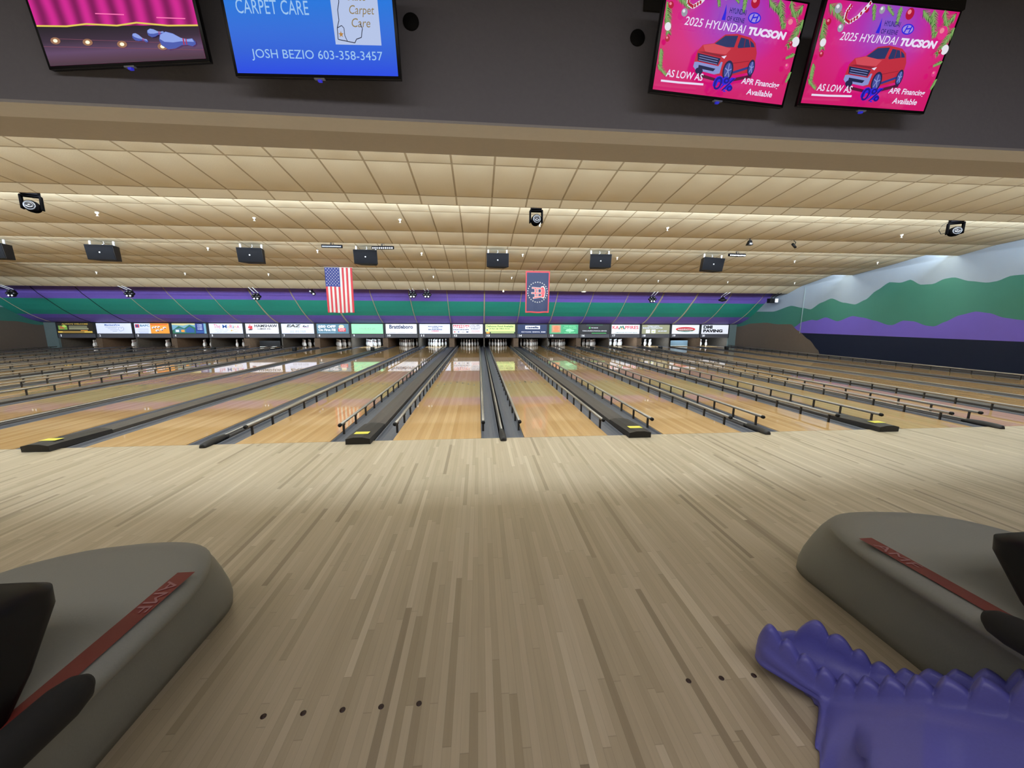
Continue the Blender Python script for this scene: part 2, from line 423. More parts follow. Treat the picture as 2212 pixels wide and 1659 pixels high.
ARR = mat('lane_arrow', '#2b1d14', .5)
for n in range(1, 21):
    c = cen(n)
    t = thing('bowling_lane', 'long varnished maple lane leading to the %s sign numbered %d' % (SHORT[n], n), 'bowling lane', (c, 0, 0), 0, 'bowling lanes')
    mb = MB(); mb.box(-LW/2, LW/2, .004, YEND, -.14, 0, M_LANE)
    for k in range(-3, 4):
        y = 4.28-.14*abs(k)+.02; x = k*.1335
        mb.face([(x-.018, y-.09, .0008), (x, y-.06, .0008), (x, y+.10, .0008)], ARR); mb.face([(x, y-.06, .0008), (x+.018, y-.09, .0008), (x, y+.10, .0008)], ARR)
    mb.build('lane_bed', t, normals=False)
    for sg in (-1, 1):
        mb = MB()
        a, b = (LW/2+.004, LW/2+.222)
        if sg < 0: a, b = -b, -a
        gutter_mb(a, b, mb, YEND); mb.build('gutter', t, normals=False)

def wide_cap(x, n):
    t = thing('lane_capping', 'wide dark capping with yellow sticker, left of the lane toward the %s sign' % SHORT[n+1], 'lane divider', (x, 0, 0), 0, 'wide cappings')
    hw = .124
    mb = MB()
    sec = lambda h0, h1, y, q=hw: [(-q, y, -.17), (q, y, -.17), (q, y, h0), (q*.35, y, h1), (-q*.35, y, h1), (-q, y, h0)]
    mb.loft([sec(.028, .042, .62), sec(.028, .042, YM-.02)], CAPG, smooth=False); mb.build('capping', t)
    mb = MB(); q = .140
    mb.loft([sec(.070, .088, -.12, q)[:2] and [(-q, -.12, .001), (q, -.12, .001), (q-.004, -.125, .066), (q*.35, -.13, .086), (-q*.35, -.13, .086), (-q+.004, -.125, .066)],
             [(-q, .02, .001), (q, .02, .001), (q-.004, .02, .066), (q*.35, .02, .088), (-q*.35, .02, .088), (-q+.004, .02, .066)],
             [(-q, .60, -.01), (q, .60, -.01), (q-.008, .60, .045), (q*.35, .60, .062), (-q*.35, .60, .062), (-q+.008, .60, .045)]], CAPD, smooth=False)
    mb.build('end_block', t)
    mb = MB(); mb.hexa([(-.082, .0, .0885), (.082, .0, .0885), (.082, .10, .0860), (-.082, .10, .0860), (-.082, .0, .0900), (.082, .0, .0900), (.082, .10, .0875), (-.082, .10, .0875)], YEL); mb.build('sticker', t)
    return t
def narrow_cap(x, n):
    t = thing('lane_capping', 'narrow divider ridge with rounded nose, left of the lane toward the %s sign' % SHORT[n+1], 'lane divider', (x, 0, 0), 0, 'narrow dividers')
    mb = MB(); q = .024
    mb.loft([[(-q, y, -.17), (q, y, -.17), (q, y, .004), (q*.5, y, .022), (-q*.5, y, .022), (-q, y, .004)] for y in (.3, YM-.02)], CAPG); mb.build('ridge', t)
    mb = MB(); mb.tube([(0, .22, .032), (0, YM-.1, .032)], .012, RAIL, 8); mb.build('rod', t)
    mb = MB(); R = []
    for y, w_, h in ((-.13, .022, .03), (-.12, .036, .05), (-.06, .042, .058), (.1, .042, .06), (.24, .034, .05), (.31, .028, .03)):
        R.append([(w_*math.cos(a), y, .001+h*max(0, math.sin(a))) for a in [PI*i/8 for i in range(9)]])
    mb.loft(R, CAPD); mb.build('nose_cap', t)
    return t
for n in range(1, 20):
    (wide_cap if n % 2 else narrow_cap)((cen(n)+cen(n+1))/2, n)
# side cappings along the walls
for x0, x1, lab in ((XL, cen(1)-LW/2-.25, 'dark side ledge along the left wall beside lane 1'), (cen(20)+LW/2+.25, XR, 'dark side ledge along the mural wall beside lane 20')):
    mb = MB(); mb.box(x0+.001, x1-.001, 0, YM, -.17, .03, CAPG); tag(mb.build('side_capping'), lab, 'lane divider')
# small black sensor boxes on the wide cappings
for n in (3, 5, 7, 9, 15, 17, 19):
    mb = MB(); mb.box(-.075, .075, -.07, .07, 0, .16, BLK); mb.box(-.05, .05, -.09, -.07, .06, .14, BLKM)
    o = mb.build('sensor_box', loc=((cen(n)+cen(n+1))/2, 13.1, .0435), bevel=.006)
    tag(o, 'small black sensor box on the capping left of the %s-sign lane' % SHORT[n+1], 'sensor', 'sensor boxes on the cappings')

# ------------------------------------------------------------------ bumper rails
Y0, DY = .41, .481
mb = MB(); mb.tube([(0, .29, .122), (0, 15.1, .122)], .0185, RAIL, 8); _rail = mb.build('rail')
mb = MB(); mb.lathe([(0, .262), (.018, .264), (.024, .275), (.024, .30), (.0185, .305)], BLK, 12, (0, 0, .122), axis='y'); _cap = mb.build('rail_end_cap')
mb = MB(); mb.box(-.013, .013, -.008, .008, -.03, .105, POST); mb.box(-.006, .022, -.012, .012, .098, .108, POST); _post = mb.build('post')
first = True
NPOST = 31
for n in range(1, 21):
    for sg in (-1, 1):
        if n in (8, 9, 10) or (n, sg) in ((18, -1), (18, 1), (19, -1), (19, 1), (20, -1)): continue
        x = cen(n)+sg*(LW/2+.030)
        t = thing('bumper_rail', 'raised tube rail on posts, %s edge of lane toward the %s sign' % ('left' if sg < 0 else 'right', SHORT[n]), 'bumper rail', (x, 0, 0), 0, 'raised bumper rails')
        for src in (_rail, _cap):
            o = src if first else src.copy()
            if not first: COL.objects.link(o)
            o.parent = t
        for k in range(NPOST):
            o = _post if (first and k == 0) else _post.copy()
            if not (first and k == 0): COL.objects.link(o)
            o.parent = t; o.location = (0, Y0+DY*k, 0)
        first = False

# ------------------------------------------------------------------ pin decks
KICK = mat('kickback_wood', '#5e4a37', .7, noise=.35, scale=9)
KICKG = mat('kickback_gray', '#4f483f', .7, noise=.4, scale=14)
for n in range(0, 21):
    x = (cen(n)+cen(n+1))/2 if 0 < n < 20 else (cen(1)-LW/2-.32 if n == 0 else cen(20)+LW/2+.32)
    hw = .13 if n % 2 else .026
    mb = MB(); mb.box(x-hw, x+hw, YM+.10, 18.2, -.16, .60, KICK if n % 2 else KICKG)
    tag(mb.build('kickback_panel'), ('kickback wall left of the pins below the %s sign' % SHORT[n+1]) if 0 < n < 20 else ('dark kickback wall at the outer %s end of the pin decks' % ('left' if n == 0 else 'right')), 'partition', 'kickback walls between pin decks')
mb = MB(); mb.box(XL+.01, XR-.01, YM+.06, 18.45, 1.25, 1.28, BLKM); struct(mb.build('trim_5'))  # unseen black cover added behind the masking units to stop light
CURT = mat('pit_curtain', '#221b17', .9, noise=.3, scale=8)
for n in range(1, 21):
    mb = MB(); mb.box(cen(n)-.68, cen(n)+.68, 18.0, 18.03, -.14, .62, CURT)
    tag(mb.build('pit_curtain'), 'dark curtain hanging behind the pins below the %s sign' % SHORT[n], 'curtain', 'pit curtains')
PROFP = [(.0258, 0), (.0355, .019), (.0498, .057), (.0575, .086), (.0606, .114), (.0578, .149), (.048, .184), (.0345, .219), (.027, .239), (.0245, .248), (.0238, .258), (.0230, .268), (.0232, .278), (.0240, .290), (.0296, .320), (.0323, .343), (.0300, .362), (.0220, .374), (.0005, .381)]
mb = MB(); mb.lathe(PROFP, WHT, 18, mf=lambda z: RED if .245 < z < .256 or .265 < z < .277 else WHT)
_pin = mb.build('bowling_pin'); firstp = True
SPOT = [(0, 0, 'front'), (-1, 1, 'second-row left'), (1, 1, 'second-row right'), (-2, 2, 'third-row left'), (0, 2, 'third-row middle'), (2, 2, 'third-row right'),
        (-3, 3, 'back-row outer left'), (-1, 3, 'back-row inner left'), (1, 3, 'back-row inner right'), (3, 3, 'back-row outer right')]
for n in range(1, 21):
    if n == 19: continue
    for i, (a, b, d) in enumerate(SPOT):
        if n == 6 and i != 9: continue
        if n == 20 and i in (2, 5, 9, 8): continue
        o = _pin if firstp else _pin.copy()
        if not firstp: COL.objects.link(o)
        firstp = False
        o.location = (cen(n)+a*.1524, YPIN+b*.264, 0)
        tag(o, 'white bowling pin, %s, below the %s sign' % (d, SHORT[n]), 'bowling pin', 'bowling pins standing on lane %d' % n)
SWEEP = mat('sweep_board', '#5f7480', .5)
for n in (6, 19):
    t = thing('pin_sweep', 'gray sweep board lowered across the pin deck below the %s sign' % SHORT[n], 'pin sweep', (cen(n), 15.95, 0), 0, 'lowered sweep boards')
    mb = MB(); mb.box(-.5, .5, -.015, .015, .05, .34, SWEEP if n == 19 else BLK); mb.build('board', t)
    mb = MB(); mb.box(-.5, .5, -.03, .0, .03, .05, mat('sweep_edge', '#d8d6cc', .5)); mb.build('edge_strip', t)
    for sx in (-.49, .49):
        mb = MB(); mb.box(sx-.012, sx+.012, -.01, .25, .30, .33, POST); mb.build('arm', t)
# pin deck lamps (brighter, bluish ones over lanes with their lamp on)
for n in range(1, 21):
    lit = n in (9, 11, 17, 18, 20); semi = n in (6, 19)
    pw = 26 if lit else (9 if semi else 1.6)
    area('pin_deck_light', (cen(n), YM+.10, .56), (.9, 0, 0), .95, .04, pw, (.72, .86, 1.0) if lit or semi else (1, .9, .8))

# ------------------------------------------------------------------ masking units and their advertising panels
FRM = mat('mask_frame', '#232326', .55); FRL = mat('mask_lower_panel', '#4d4c52', .6, noise=.1, scale=20)
def em(name, c, s=.55): return mat('panel_'+name, c, .35, emit=s)
eW, eLB, eK, eRed, eNav, eBlu = em('white', '#dedfe6'), em('pale_blue', '#d4daee'), em('black', '#1c1c20', .1), em('red', '#c03038'), em('navy', '#1b2c55', .4), em('blue', '#2f5590')
eG, eLG, eTeal, eGold, eOr, eTan = em('gray', '#8d9096'), em('mint', '#8fe0a8'), em('teal', '#4a7488'), em('gold', '#c8a94e'), em('orange', '#e0953c'), em('tan', '#8f8f72')
eGr, eDG, eLim, eBr = em('green', '#3f9a6c'), em('dark_green', '#2c6a50', .4), em('lime', '#c9e08c'), em('brown', '#6a4a34', .4)
def poster(n, d, U, V):
    R, T, L = d.rect, d.text, d.line
    if n == 1:
        R(0, 0, U, V, em('mud', '#2d2824', .3)); T('ALWAYS WELCOME', .2, U-.2, V-.07, V-.01, eGold, .02)
        R(.04, .18, .42, V-.12, em('leaf', '#6f9a48')); R(.1, .22, .3, .34, em('rust', '#a8603f')); d.ell(.3, .34, .09, .06, em('leaf2', '#a6c45c'), 12)
        for y in (.33, .27): R(.5, y, U-.25, y+.03, eTan)
        R(.5, .19, U-.2, .25, eTan); R(0, .03, U-.05, .11, eGold); R(.2, .05, U-.4, .09, eBr); R(1.0, .12, 1.3, .15, eOr)
    elif n == 2:
        R(0, 0, U, V, eLB); T('MembersFirst', .38, 1.05, .36, .45, eBlu, .02)
        for y, a, b in ((.29, .4, .95), (.24, .5, .9), (.17, .6, .95), (.1, .7, .9)): R(a, y, b, y+.018, eG)
        L([(1.05, .1), (.97, .2), (.99, .29), (1.06, .3), (1.1, .25), (1.16, .31), (1.22, .26), (1.2, .17), (1.05, .1)], .016, eG)
    elif n == 3:
        R(0, 0, U, V, eLB); R(.71, 0, U, V, eOr); R(.04, .28, .22, .44, eRed); R(.08, .31, .18, .4, eBlu); T('BAPC', .26, .68, .33, .43, eTeal, .03)
        for y in (.22, .17, .1): R(.15, y, .62, y+.014, eG)
        R(.1, .16, .13, .19, eGold); R(.2, .02, .6, .035, eBlu)
        for u, v, a in ((.85, .28, .07), (1.02, .14, .09), (1.1, .3, .06), (1.22, .18, .07), (1.36, .27, .08), (.98, .3, .05)): d.ell(u, v, a, .05, eW, 12); d.ell(u+.02, v-.02, a*.6, .025, eBr, 10)
        R(.75, .42, 1.5, .445, eRed)
    elif n == 4:
        R(0, 0, U, V, em('sky', '#6f9cb0')); d.poly([(0, .15), (.3, .36), (.55, .25), (.8, .42), (1.06, .28), (1.06, 0), (0, 0)], eDG)
        d.poly([(0, V), (1.06, V), (1.06, .4), (.8, .44), (.5, .38), (0, .42)], em('sand', '#c8c08c')); d.poly([(.1, .05), (.1, .2), (.35, .28), (.6, .2), (.6, .05)], eTeal)
        R(.15, .07, .3, .18, eW); R(.4, .07, .55, .18, eOr); d.poly([(.62, .04), (.62, .22), (.8, .34), (1, .2), (1, .04)], eBlu); R(1.06, 0, U-.1, V, em('royal', '#26367e', .45))
        for y in (.4, .33, .25, .18): T('HOMES', 1.16, 1.38, y, y+.045, eLB, .02)
        R(1.1, .04, 1.42, .12, eBlu)
    elif n == 5:
        R(0, 0, U, V, eLB)
        T('The', .22, .52, .26, .45, eRed, 0); T('M', .62, .82, .26, .43, eBlu, .01); T('a', .84, .94, .26, .38, eGold); T('R', .96, 1.08, .26, .43, eRed); T('i', 1.1, 1.14, .26, .4, eTeal); T('n', 1.16, 1.26, .26, .37, eOr); T('A', 1.28, 1.4, .26, .4, eRed)
        T('RESTAURANT & BAR', .3, .9, .16, .2, eG); T('on the water', .35, .85, .09, .13, eG)
        L(d.epts(1.22, .15, .13, .06, 14)+[(1.35, .15)], .014, eGold); d.poly([(1.09, .15), (1.0, .2), (1.0, .1)], eGold); R(.2, .04, 1.3, .048, eG)
    elif n == 6:
        R(0, 0, U, V, eW); T('HAMSHAW', .42, 1.5, .31, .45, eK, .035); T('LUMBER INC.', .56, 1.22, .19, .27, eK, .02)
        d.poly([(.1, .27), (.2, .45), (.33, .36), (.3, .25)], eRed); d.poly([(.14, .24), (.2, .2), (.34, .24), (.3, .34), (.26, .26)], eRed); L([(.18, .38), (.28, .38)], .02, eW); d.poly([(.1, .2), (.34, .22), (.3, .17), (.16, .16)], eK)
        R(.2, .09, .62, .098, eG); R(.75, .07, 1.45, .078, eG); T('Keene NH', .2, .55, .03, .06, eG)
    elif n == 7:
        R(0, 0, U, V, eLB); T('EAZ', .25, .95, .31, .46, em('olive', '#4c4f44', .3), .05, .2); T('4x1', 1.0, 1.3, .31, .42, eK, .03, .1); T('Excavation & Concrete', .25, 1.3, .22, .265, eG, 0); T('603 400 0208', .4, 1.15, .1, .15, eG, .01); T('603 313 1797', .4, 1.15, .04, .085, eG, .01)
        R(.96, .29, 1.32, .3, eRed)
    elif n == 8:
        R(0, 0, U, V, eTeal); T('$50 OFF', .06, .92, .27, .42, eW, .05); T('On First Fill', .08, .9, .12, .25, eW, .04)
        R(1.03, .1, 1.4, .28, eRed); T('Fireside', 1.07, 1.36, .2, .26, eW, .02); T('Energy', 1.1, 1.33, .12, .18, eW, .02); d.ell(1.2, .36, .13, .08, em('cream', '#d9cfa5')); d.poly([(1.05, .28), (1.35, .28), (1.28, .32), (1.12, .32)], eW); R(.08, .04, .9, .05, eLB)
    elif n == 9:
        R(0, 0, U, V, eLG); T('STUDIO 20', .38, 1.16, .21, .29, eG, .01); L([(.55, .34), (.7, .38), (.78, .39)], .012, eG)
        R(.15, .05, .65, .06, eG); R(.85, .05, 1.38, .06, eG); R(.62, .17, .95, .176, eTan)
    elif n == 10:
        R(0, 0, U, V, eW); T('Brattleboro', .18, 1.36, .25, .45, eNav, .03); T('603 352', .62, 1.0, .16, .18, eG)
        R(.18, .05, .5, .065, eG); R(.6, .05, .95, .065, eG); R(1.2, .05, 1.35, .065, eG)
    elif n == 11:
        R(0, 0, U, V, eLB); T('ADVERTISE', .42, 1.18, .34, .4, eNav, .03); T('YOUR', .62, .98, .265, .325, eNav, .03); T('BUSINESS', .45, 1.15, .185, .245, eNav, .03); T('HERE', .62, .98, .11, .165, eRed, .03)
    elif n == 12:
        R(0, 0, U, V, eW); T('FENTON', .03, .85, .36, .46, eRed, .04); T('FAMILY', .06, .8, .29, .345, eRed, .01); T('DEALERSHIPS', .03, .84, .18, .245, eNav, .03)
        T('LIFETIME', .92, 1.4, .41, .46, eNav, .02); T('POWERTRAIN', .88, 1.46, .32, .37, eNav, .02); T('WARRANTY', .92, 1.42, .22, .28, eNav, .02); R(.95, .13, 1.4, .15, eRed); R(.95, .05, 1.42, .06, eRed)
        d.ell(.1, .09, .04, .03, eRed, 10); d.ell(.3, .09, .05, .025, eBlu, 10); d.ell(.75, .09, .07, .03, eNav, 12); R(.45, .07, .6, .1, eG)
    elif n == 13:
        R(0, 0, U, V, eLim); T('Delicious Food Available', .06, 1.46, .34, .43, em('forest', '#395a34', .3), .02); T('till 8pm @ 2 Main Street', .2, 1.28, .22, .29, em('forest', '#395a34', .3), .015)
        R(.06, .15, .12, .24, eBlu); R(0, .0, U, .1, em('night', '#28302a', .25)); R(.28, .03, 1.5, .075, eLim); d.ell(.13, .05, .1, .045, eOr, 14)
    elif n == 14:
        R(0, 0, U, V, eNav); R(.4, .24, 1.18, .42, eW); T('casella', .46, 1.12, .28, .39, eNav, .05); T('RECYCLING', .2, .72, .07, .12, eW, .02); T('RENEWAL', .78, 1.2, .07, .12, eW, .02)
        for u in (1.28, 1.36, 1.44): d.ell(u, .095, .03, .035, eW, 10)
    elif n == 15:
        R(0, 0, U, V, eGr); R(.1, .06, .62, V-.02, eTan); R(.16, .1, .56, V-.05, em('salmon', '#c98762')); d.ell(.36, .3, .13, .12, em('peach', '#c77a52')); d.ell(.36, .14, .17, .06, em('peach', '#c77a52'))
        T('TREE SERVICE', .78, 1.4, .37, .42, eLG, .01); T('FULLY INSURED', .75, 1.45, .28, .33, eLG, .01); d.ell(1.1, .17, .24, .06, eLG, 14); d.ell(1.05, .21, .15, .05, eLG, 12); R(1.08, .04, 1.12, .15, eLG); R(.8, .04, 1.4, .055, eLG)
    elif n == 16:
        R(0, 0, U, V, eK); R(.44, .27, .53, .36, em('bright_green', '#3fae5a')); T('TD BANK', .56, .95, .29, .34, eW, .02); T('FORECLOSURES & FINANCIAL SERVICES', .1, 1.42, .13, .18, eW, .02)
        R(.6, .02, 1.4, .05, em('bright_green', '#3fae5a')); R(.3, V-.03, 1.2, V-.01, eDG)
    elif n == 17:
        R(0, 0, U, V, eW); T('KA', .05, .4, .25, .43, eRed, .02); T('PFIRES', .74, 1.48, .25, .43, eRed, .02); d.poly([(.38, .24), (.5, .44), (.56, .36), (.62, .46), (.74, .24), (.66, .24), (.61, .36), (.56, .28), (.5, .35), (.45, .24)], eDG); d.poly([(.5, .24), (.56, .33), (.62, .24)], eOr)
        R(.1, .19, 1.42, .195, eG); R(.3, .13, 1.2, .137, eG); T('CAMPGROUND AND EVENTS RESORT', .2, 1.45, .05, .09, eDG, .01)
    elif n == 18:
        R(0, 0, U, V, eTan); T('THOMAS NORTH', .3, .95, .38, .44, eLB, .03); T('BUILDER CONTRACTOR', .05, 1.15, .28, .35, eLB, .03); R(.22, .04, .45, .23, eW); R(.53, .04, .76, .23, eW)
        L([(.28, .2), (.4, .08)], .01, eG); R(.58, .08, .7, .15, eLim); T('603-499-9087', .9, 1.4, .12, .18, eLB, .03)
    elif n == 19:
        R(0, 0, U, V, eW); d.ell(.77, .25, .56, .12, eRed, 24); d.ell(.77, .2, .5, .09, eDG, 24); R(.25, .2, 1.29, .27, em('bright_red', '#c8423a')); T('BANNINGTON', .35, 1.18, .22, .28, eW, .03); T('Outdoor Construction', .42, 1.1, .145, .185, eW, .01)
    else:
        R(0, 0, U, V, eW); T('DMI', .1, .62, .28, .46, eK, .06); T('PAVING', .1, 1.22, .08, .25, eK, .06); L([(.72, .27), (.82, .29), (.9, .36)], .012, eG); T('603-352-1234', .9, 1.42, .32, .345, eG)
look = {1: 'dark brown ad with small green picture', 2: 'pale ad with blue heading and thin heart outline', 3: 'white and orange ad with round food pictures', 4: 'painted landscape ad with blue strip',
        5: 'white ad with multicolored lettering and a fish outline', 6: 'white ad with black slab lettering and red emblem', 7: 'pale blue ad with slanted dark lettering', 8: 'teal ad offering fifty dollars off',
        9: 'plain mint green ad', 10: 'white ad with large navy word', 11: 'pale ad with four centered navy lines', 12: 'white ad in red and navy lettering', 13: 'lime green food ad', 14: 'navy ad with white box',
        15: 'green ad with orange portrait', 16: 'black ad with small green square', 17: 'white ad with red lettering and green mountain shape', 18: 'tan ad with two white squares', 19: 'white ad with red and green oval', 20: 'white ad with bold black lettering'}
for n in range(1, 21):
    x = mask_x(n); y = YM
    t = thing('masking_unit', 'masking unit %d, %s' % (n, look[n]), 'masking unit', (x, y, 0), 0, 'masking units above the pins')
    hw = PITCH/4
    mb = MB(); mb.box(-hw+.004, hw-.004, .0, .09, .70, 1.235, FRM); mb.box(-hw+.004, -hw+.03, -.012, 0, .512, 1.235, FRM); mb.box(hw-.03, hw-.004, -.012, 0, .512, 1.235, FRM)
    mb.build('frame', t)
    mb = MB(); mb.box(-hw+.035, hw-.035, -.004, .088, .515, .70, FRL); mb.build('lower_panel', t)
    U, V = 1.545, .485
    d = Draw(lambda u, v, k: (-U/2+u, -.010-k, .722+v), .0014); poster(n, d, U, V); d.mb.build('advertising_panel', t, normals=False)
    d = Draw(lambda u, v, k: (-U/2+.07+u, -.008-k, .575+v), .001); s = str(n)
    d.text(s, 0, .066*len(s)+(.02 if len(s) > 1 else 0) - (.025 if s == '1' else 0), 0, .105, mat('number_white', '#e8e8ea', .5, emit=.35), .04); d.mb.build('lane_number', t, normals=False)
# ------------------------------------------------------------------ flags hanging from the third ceiling step
def cloth(T0, nx, nz, W_, H_, colour, name, parent, th=.004):
    """wavy cloth W_ x H_ hanging down from z=0; colour(i,j) gives material of each cell"""
    mb = MB()
    def p(i, j, o=0):
        u, v = i/nx, j/nz
        return (-W_/2+u*W_*(1-.02*v), .018*v*math.sin(u*13+v*1.5)+.012*v*math.sin(u*5+2)+o, -v*H_+.008*math.sin(u*9)*v)
    F = [[mb.bm.verts.new(p(i, j)) for j in range(nz+1)] for i in range(nx+1)]
    B = [[mb.bm.verts.new(p(i, j, th)) for j in range(nz+1)] for i in range(nx+1)]
    for i in range(nx):
        for j in range(nz):
            k = mb.mi(colour((i+.5)/nx, (j+.5)/nz))
            f = mb.bm.faces.new((F[i][j], F[i][j+1], F[i+1][j+1], F[i+1][j])); f.material_index = k; f.smooth = True
            f = mb.bm.faces.new((B[i][j], B[i+1][j], B[i+1][j+1], B[i][j+1])); f.material_index = k; f.smooth = True
    for i in range(nx):
        for (j) in (0, nz):
            f = mb.bm.faces.new((F[i][j], F[i+1][j], B[i+1][j], B[i][j]))
    for j in range(nz):
        for i in (0, nx):
            f = mb.bm.faces.new((F[i][j], F[i][j+1], B[i][j+1], B[i][j]))
    return mb.build(name, parent), p
FR, FW, FB = mat('flag_red', '#ab2a33', .7), mat('flag_white', '#bcb9b3', .7), mat('flag_blue', '#1d2c70', .7)
t = thing('flag', 'red, white and blue striped flag with star field hanging vertically from the ceiling', 'flag', (-4.955, 9.16, 3.150))
W1, H1 = .90, 1.50
def usc(u, v):
    if u < 7/13 and v < .42: return FB
    return FR if int(u*13) % 2 == 0 else FW
def usc2(u, v):
    return usc(u, v)
o, pf = cloth(0, 39, 50, W1, H1, usc2, 'cloth', t)
mb = MB()
for r in range(11):
    cnt = 5 if r % 2 == 0 else 4
    for q in range(cnt):
        u = 7/13*((q+1)/(cnt+1) if cnt == 5 else (q+1.0)/5*(1)+.0)
        u = 7/13*((q*2+1+(0 if cnt == 5 else 1))/10); v = .42*(r+.9)/12
        if v > .40: continue
        x, y, z = pf(u*39, v*50); rr = .021
        mb.face([(x+(rr if i % 2 == 0 else rr*.45)*math.sin(i*PI/5), y-.007, z+(rr if i % 2 == 0 else rr*.45)*math.cos(i*PI/5)) for i in range(10)], FW)
mb.build('stars', t, normals=False)
mb = MB(); mb.tube([(-.47, .002, .0), (.47, .002, .0)], .008, mat('flag_pole', '#cfcac0', .4), 8); mb.build('hanging_rod', t)

t = thing('flag', 'navy flag with red border, ring of white stars and sideways red stool emblem', 'flag', (1.815, 9.16, 3.125))
NV2, RB = mat('banner_navy', '#1f2c50', .65), mat('banner_red', '#c43d47', .65)
o, pf = cloth(0, 44, 60, .86, 1.44, lambda u, v: RB if (u < .035 or u > .965 or v < .035 or v > .97) else NV2, 'cloth', t)
mb = MB(); L = []
def bp(u, v, k): x, y, z = pf(u*44, v*60); return (x, y-.006-.002*k, z)
cx, cy = .5, .50
for i in range(26):
    a = 2*PI*i/26; u, v = cx+.41*math.sin(a), cy-.24*math.cos(a)
    x, y, z = bp(u, v, 0); rr = .030
    mb.face([(x+(rr if j % 2 == 0 else rr*.42)*math.sin(j*PI/5), y-.004, z+(rr if j % 2 == 0 else rr*.42)*math.cos(j*PI/5)) for j in range(10)], FW)
mb.build('star_ring', t, normals=False)
mb = MB()
def bar(pts, wd, m, k):
    for (u0, v0), (u1, v1) in zip(pts, pts[1:]):
        a = Vector(bp(u0, v0, k)); b = Vector(bp(u1, v1, k)); dd = (b-a); dd.y = 0; dd.normalize(); nn = Vector((-dd.z, 0, dd.x))*wd/2
        a -= dd*wd*.35; b += dd*wd*.35
        mb.face([a+nn, a-nn, b-nn, b+nn], m)
legs = [[(.28, .40), (.70, .415)], [(.26, .525), (.68, .525)], [(.33, .64), (.70, .60)], [(.40, .40), (.41, .615)], [(.50, .41), (.51, .605)]]
seat = [(.66, .385), (.72, .375), (.78, .42), (.80, .50), (.78, .58), (.74, .63), (.68, .61), (.66, .5)]
for l in legs: bar(l, .062, FW, 1)
mb.face([bp(cx+(u-cx)*1.0+(.03 if u > .7 else -.02), .5+(v-.5)*1.2, 1.2) for u, v in seat], FW)
for l in legs: bar(l, .028, RB, 2.5)
mb.face([bp(u, v, 2.8) for u, v in seat], RB)
bar([(.72, .43), (.73, .57)], .014, mat('banner_pink', '#e29aa0', .6), 3.5)
mb.build('stool_emblem', t, normals=False)

# ------------------------------------------------------------------ loudspeakers under the ceiling
GRL = mat('speaker_grille', '#0c0d11', .8, spec=.08, noise=.2, scale=90); SPKB = mat('speaker_box', '#151416', .6, spec=.2); BRK = mat('white_bracket', '#c9ccd2', .5)
sp = None
spk = [(-12.968, 3.166, .10, 0), (-10.308, 3.169, .10, 0), (-6.528, 3.166, .06, 0), (-3.44, 3.172, .03, 0), (.292, 3.147, 0, 0), (3.358, 3.174, -.03, 0), (6.895, 3.138, -.05, .07)]
nth = ['partly seen at the far left edge', 'above sign 2', 'above sign 6', 'right of the striped flag', 'just left of the navy flag', 'right of the navy flag', 'below the lit light bar, rightmost of all']
for i, (x, z, rz, ro) in enumerate(spk):
    lab = 'black ceiling loudspeaker on white brackets, '+nth[i]
    if sp is None:
        sp = thing('loudspeaker', lab, 'speaker', (x, 7.0, z), rz, 'ceiling loudspeakers')
        mb = MB(); W2, H2 = .325, .19
        mb.hexa([(-W2, 0, -H2), (W2, 0, -H2), (W2-.10, .34, -H2), (-W2+.10, .34, -H2), (-W2, -.06, H2), (W2, -.06, H2), (W2-.10, .32, H2), (-W2+.10, .32, H2)], SPKB); mb.build('cabinet', sp, bevel=.008)
        mb = MB(); mb.hexa([(-W2+.012, -.012, -H2+.012), (W2-.012, -.012, -H2+.012), (W2-.012, .0, -H2+.012), (-W2+.012, .0, -H2+.012), (-W2+.012, -.068, H2-.012), (W2-.012, -.068, H2-.012), (W2-.012, -.05, H2-.012), (-W2+.012, -.05, H2-.012)], GRL); mb.build('grille', sp)
        mb = MB(); mb.box(-.014, .014, -.048, -.040, -.02, .012, mat('speaker_badge', '#b9c0c8', .4)); mb.build('badge', sp)
        for sx in (-.27, .27):
            mb = MB(); mb.box(sx-.018, sx+.018, .06, .085, H2-.01, .298, BRK); mb.build('bracket', sp)
        mb = MB(); mb.tube([(-.05, .1, H2), (.02, .12, .24), (.0, .13, .298)], .008, BRK, 6); mb.build('cable', sp)
    else:
        dup(sp, (x, 7.0, z), (0, ro, rz), lab)

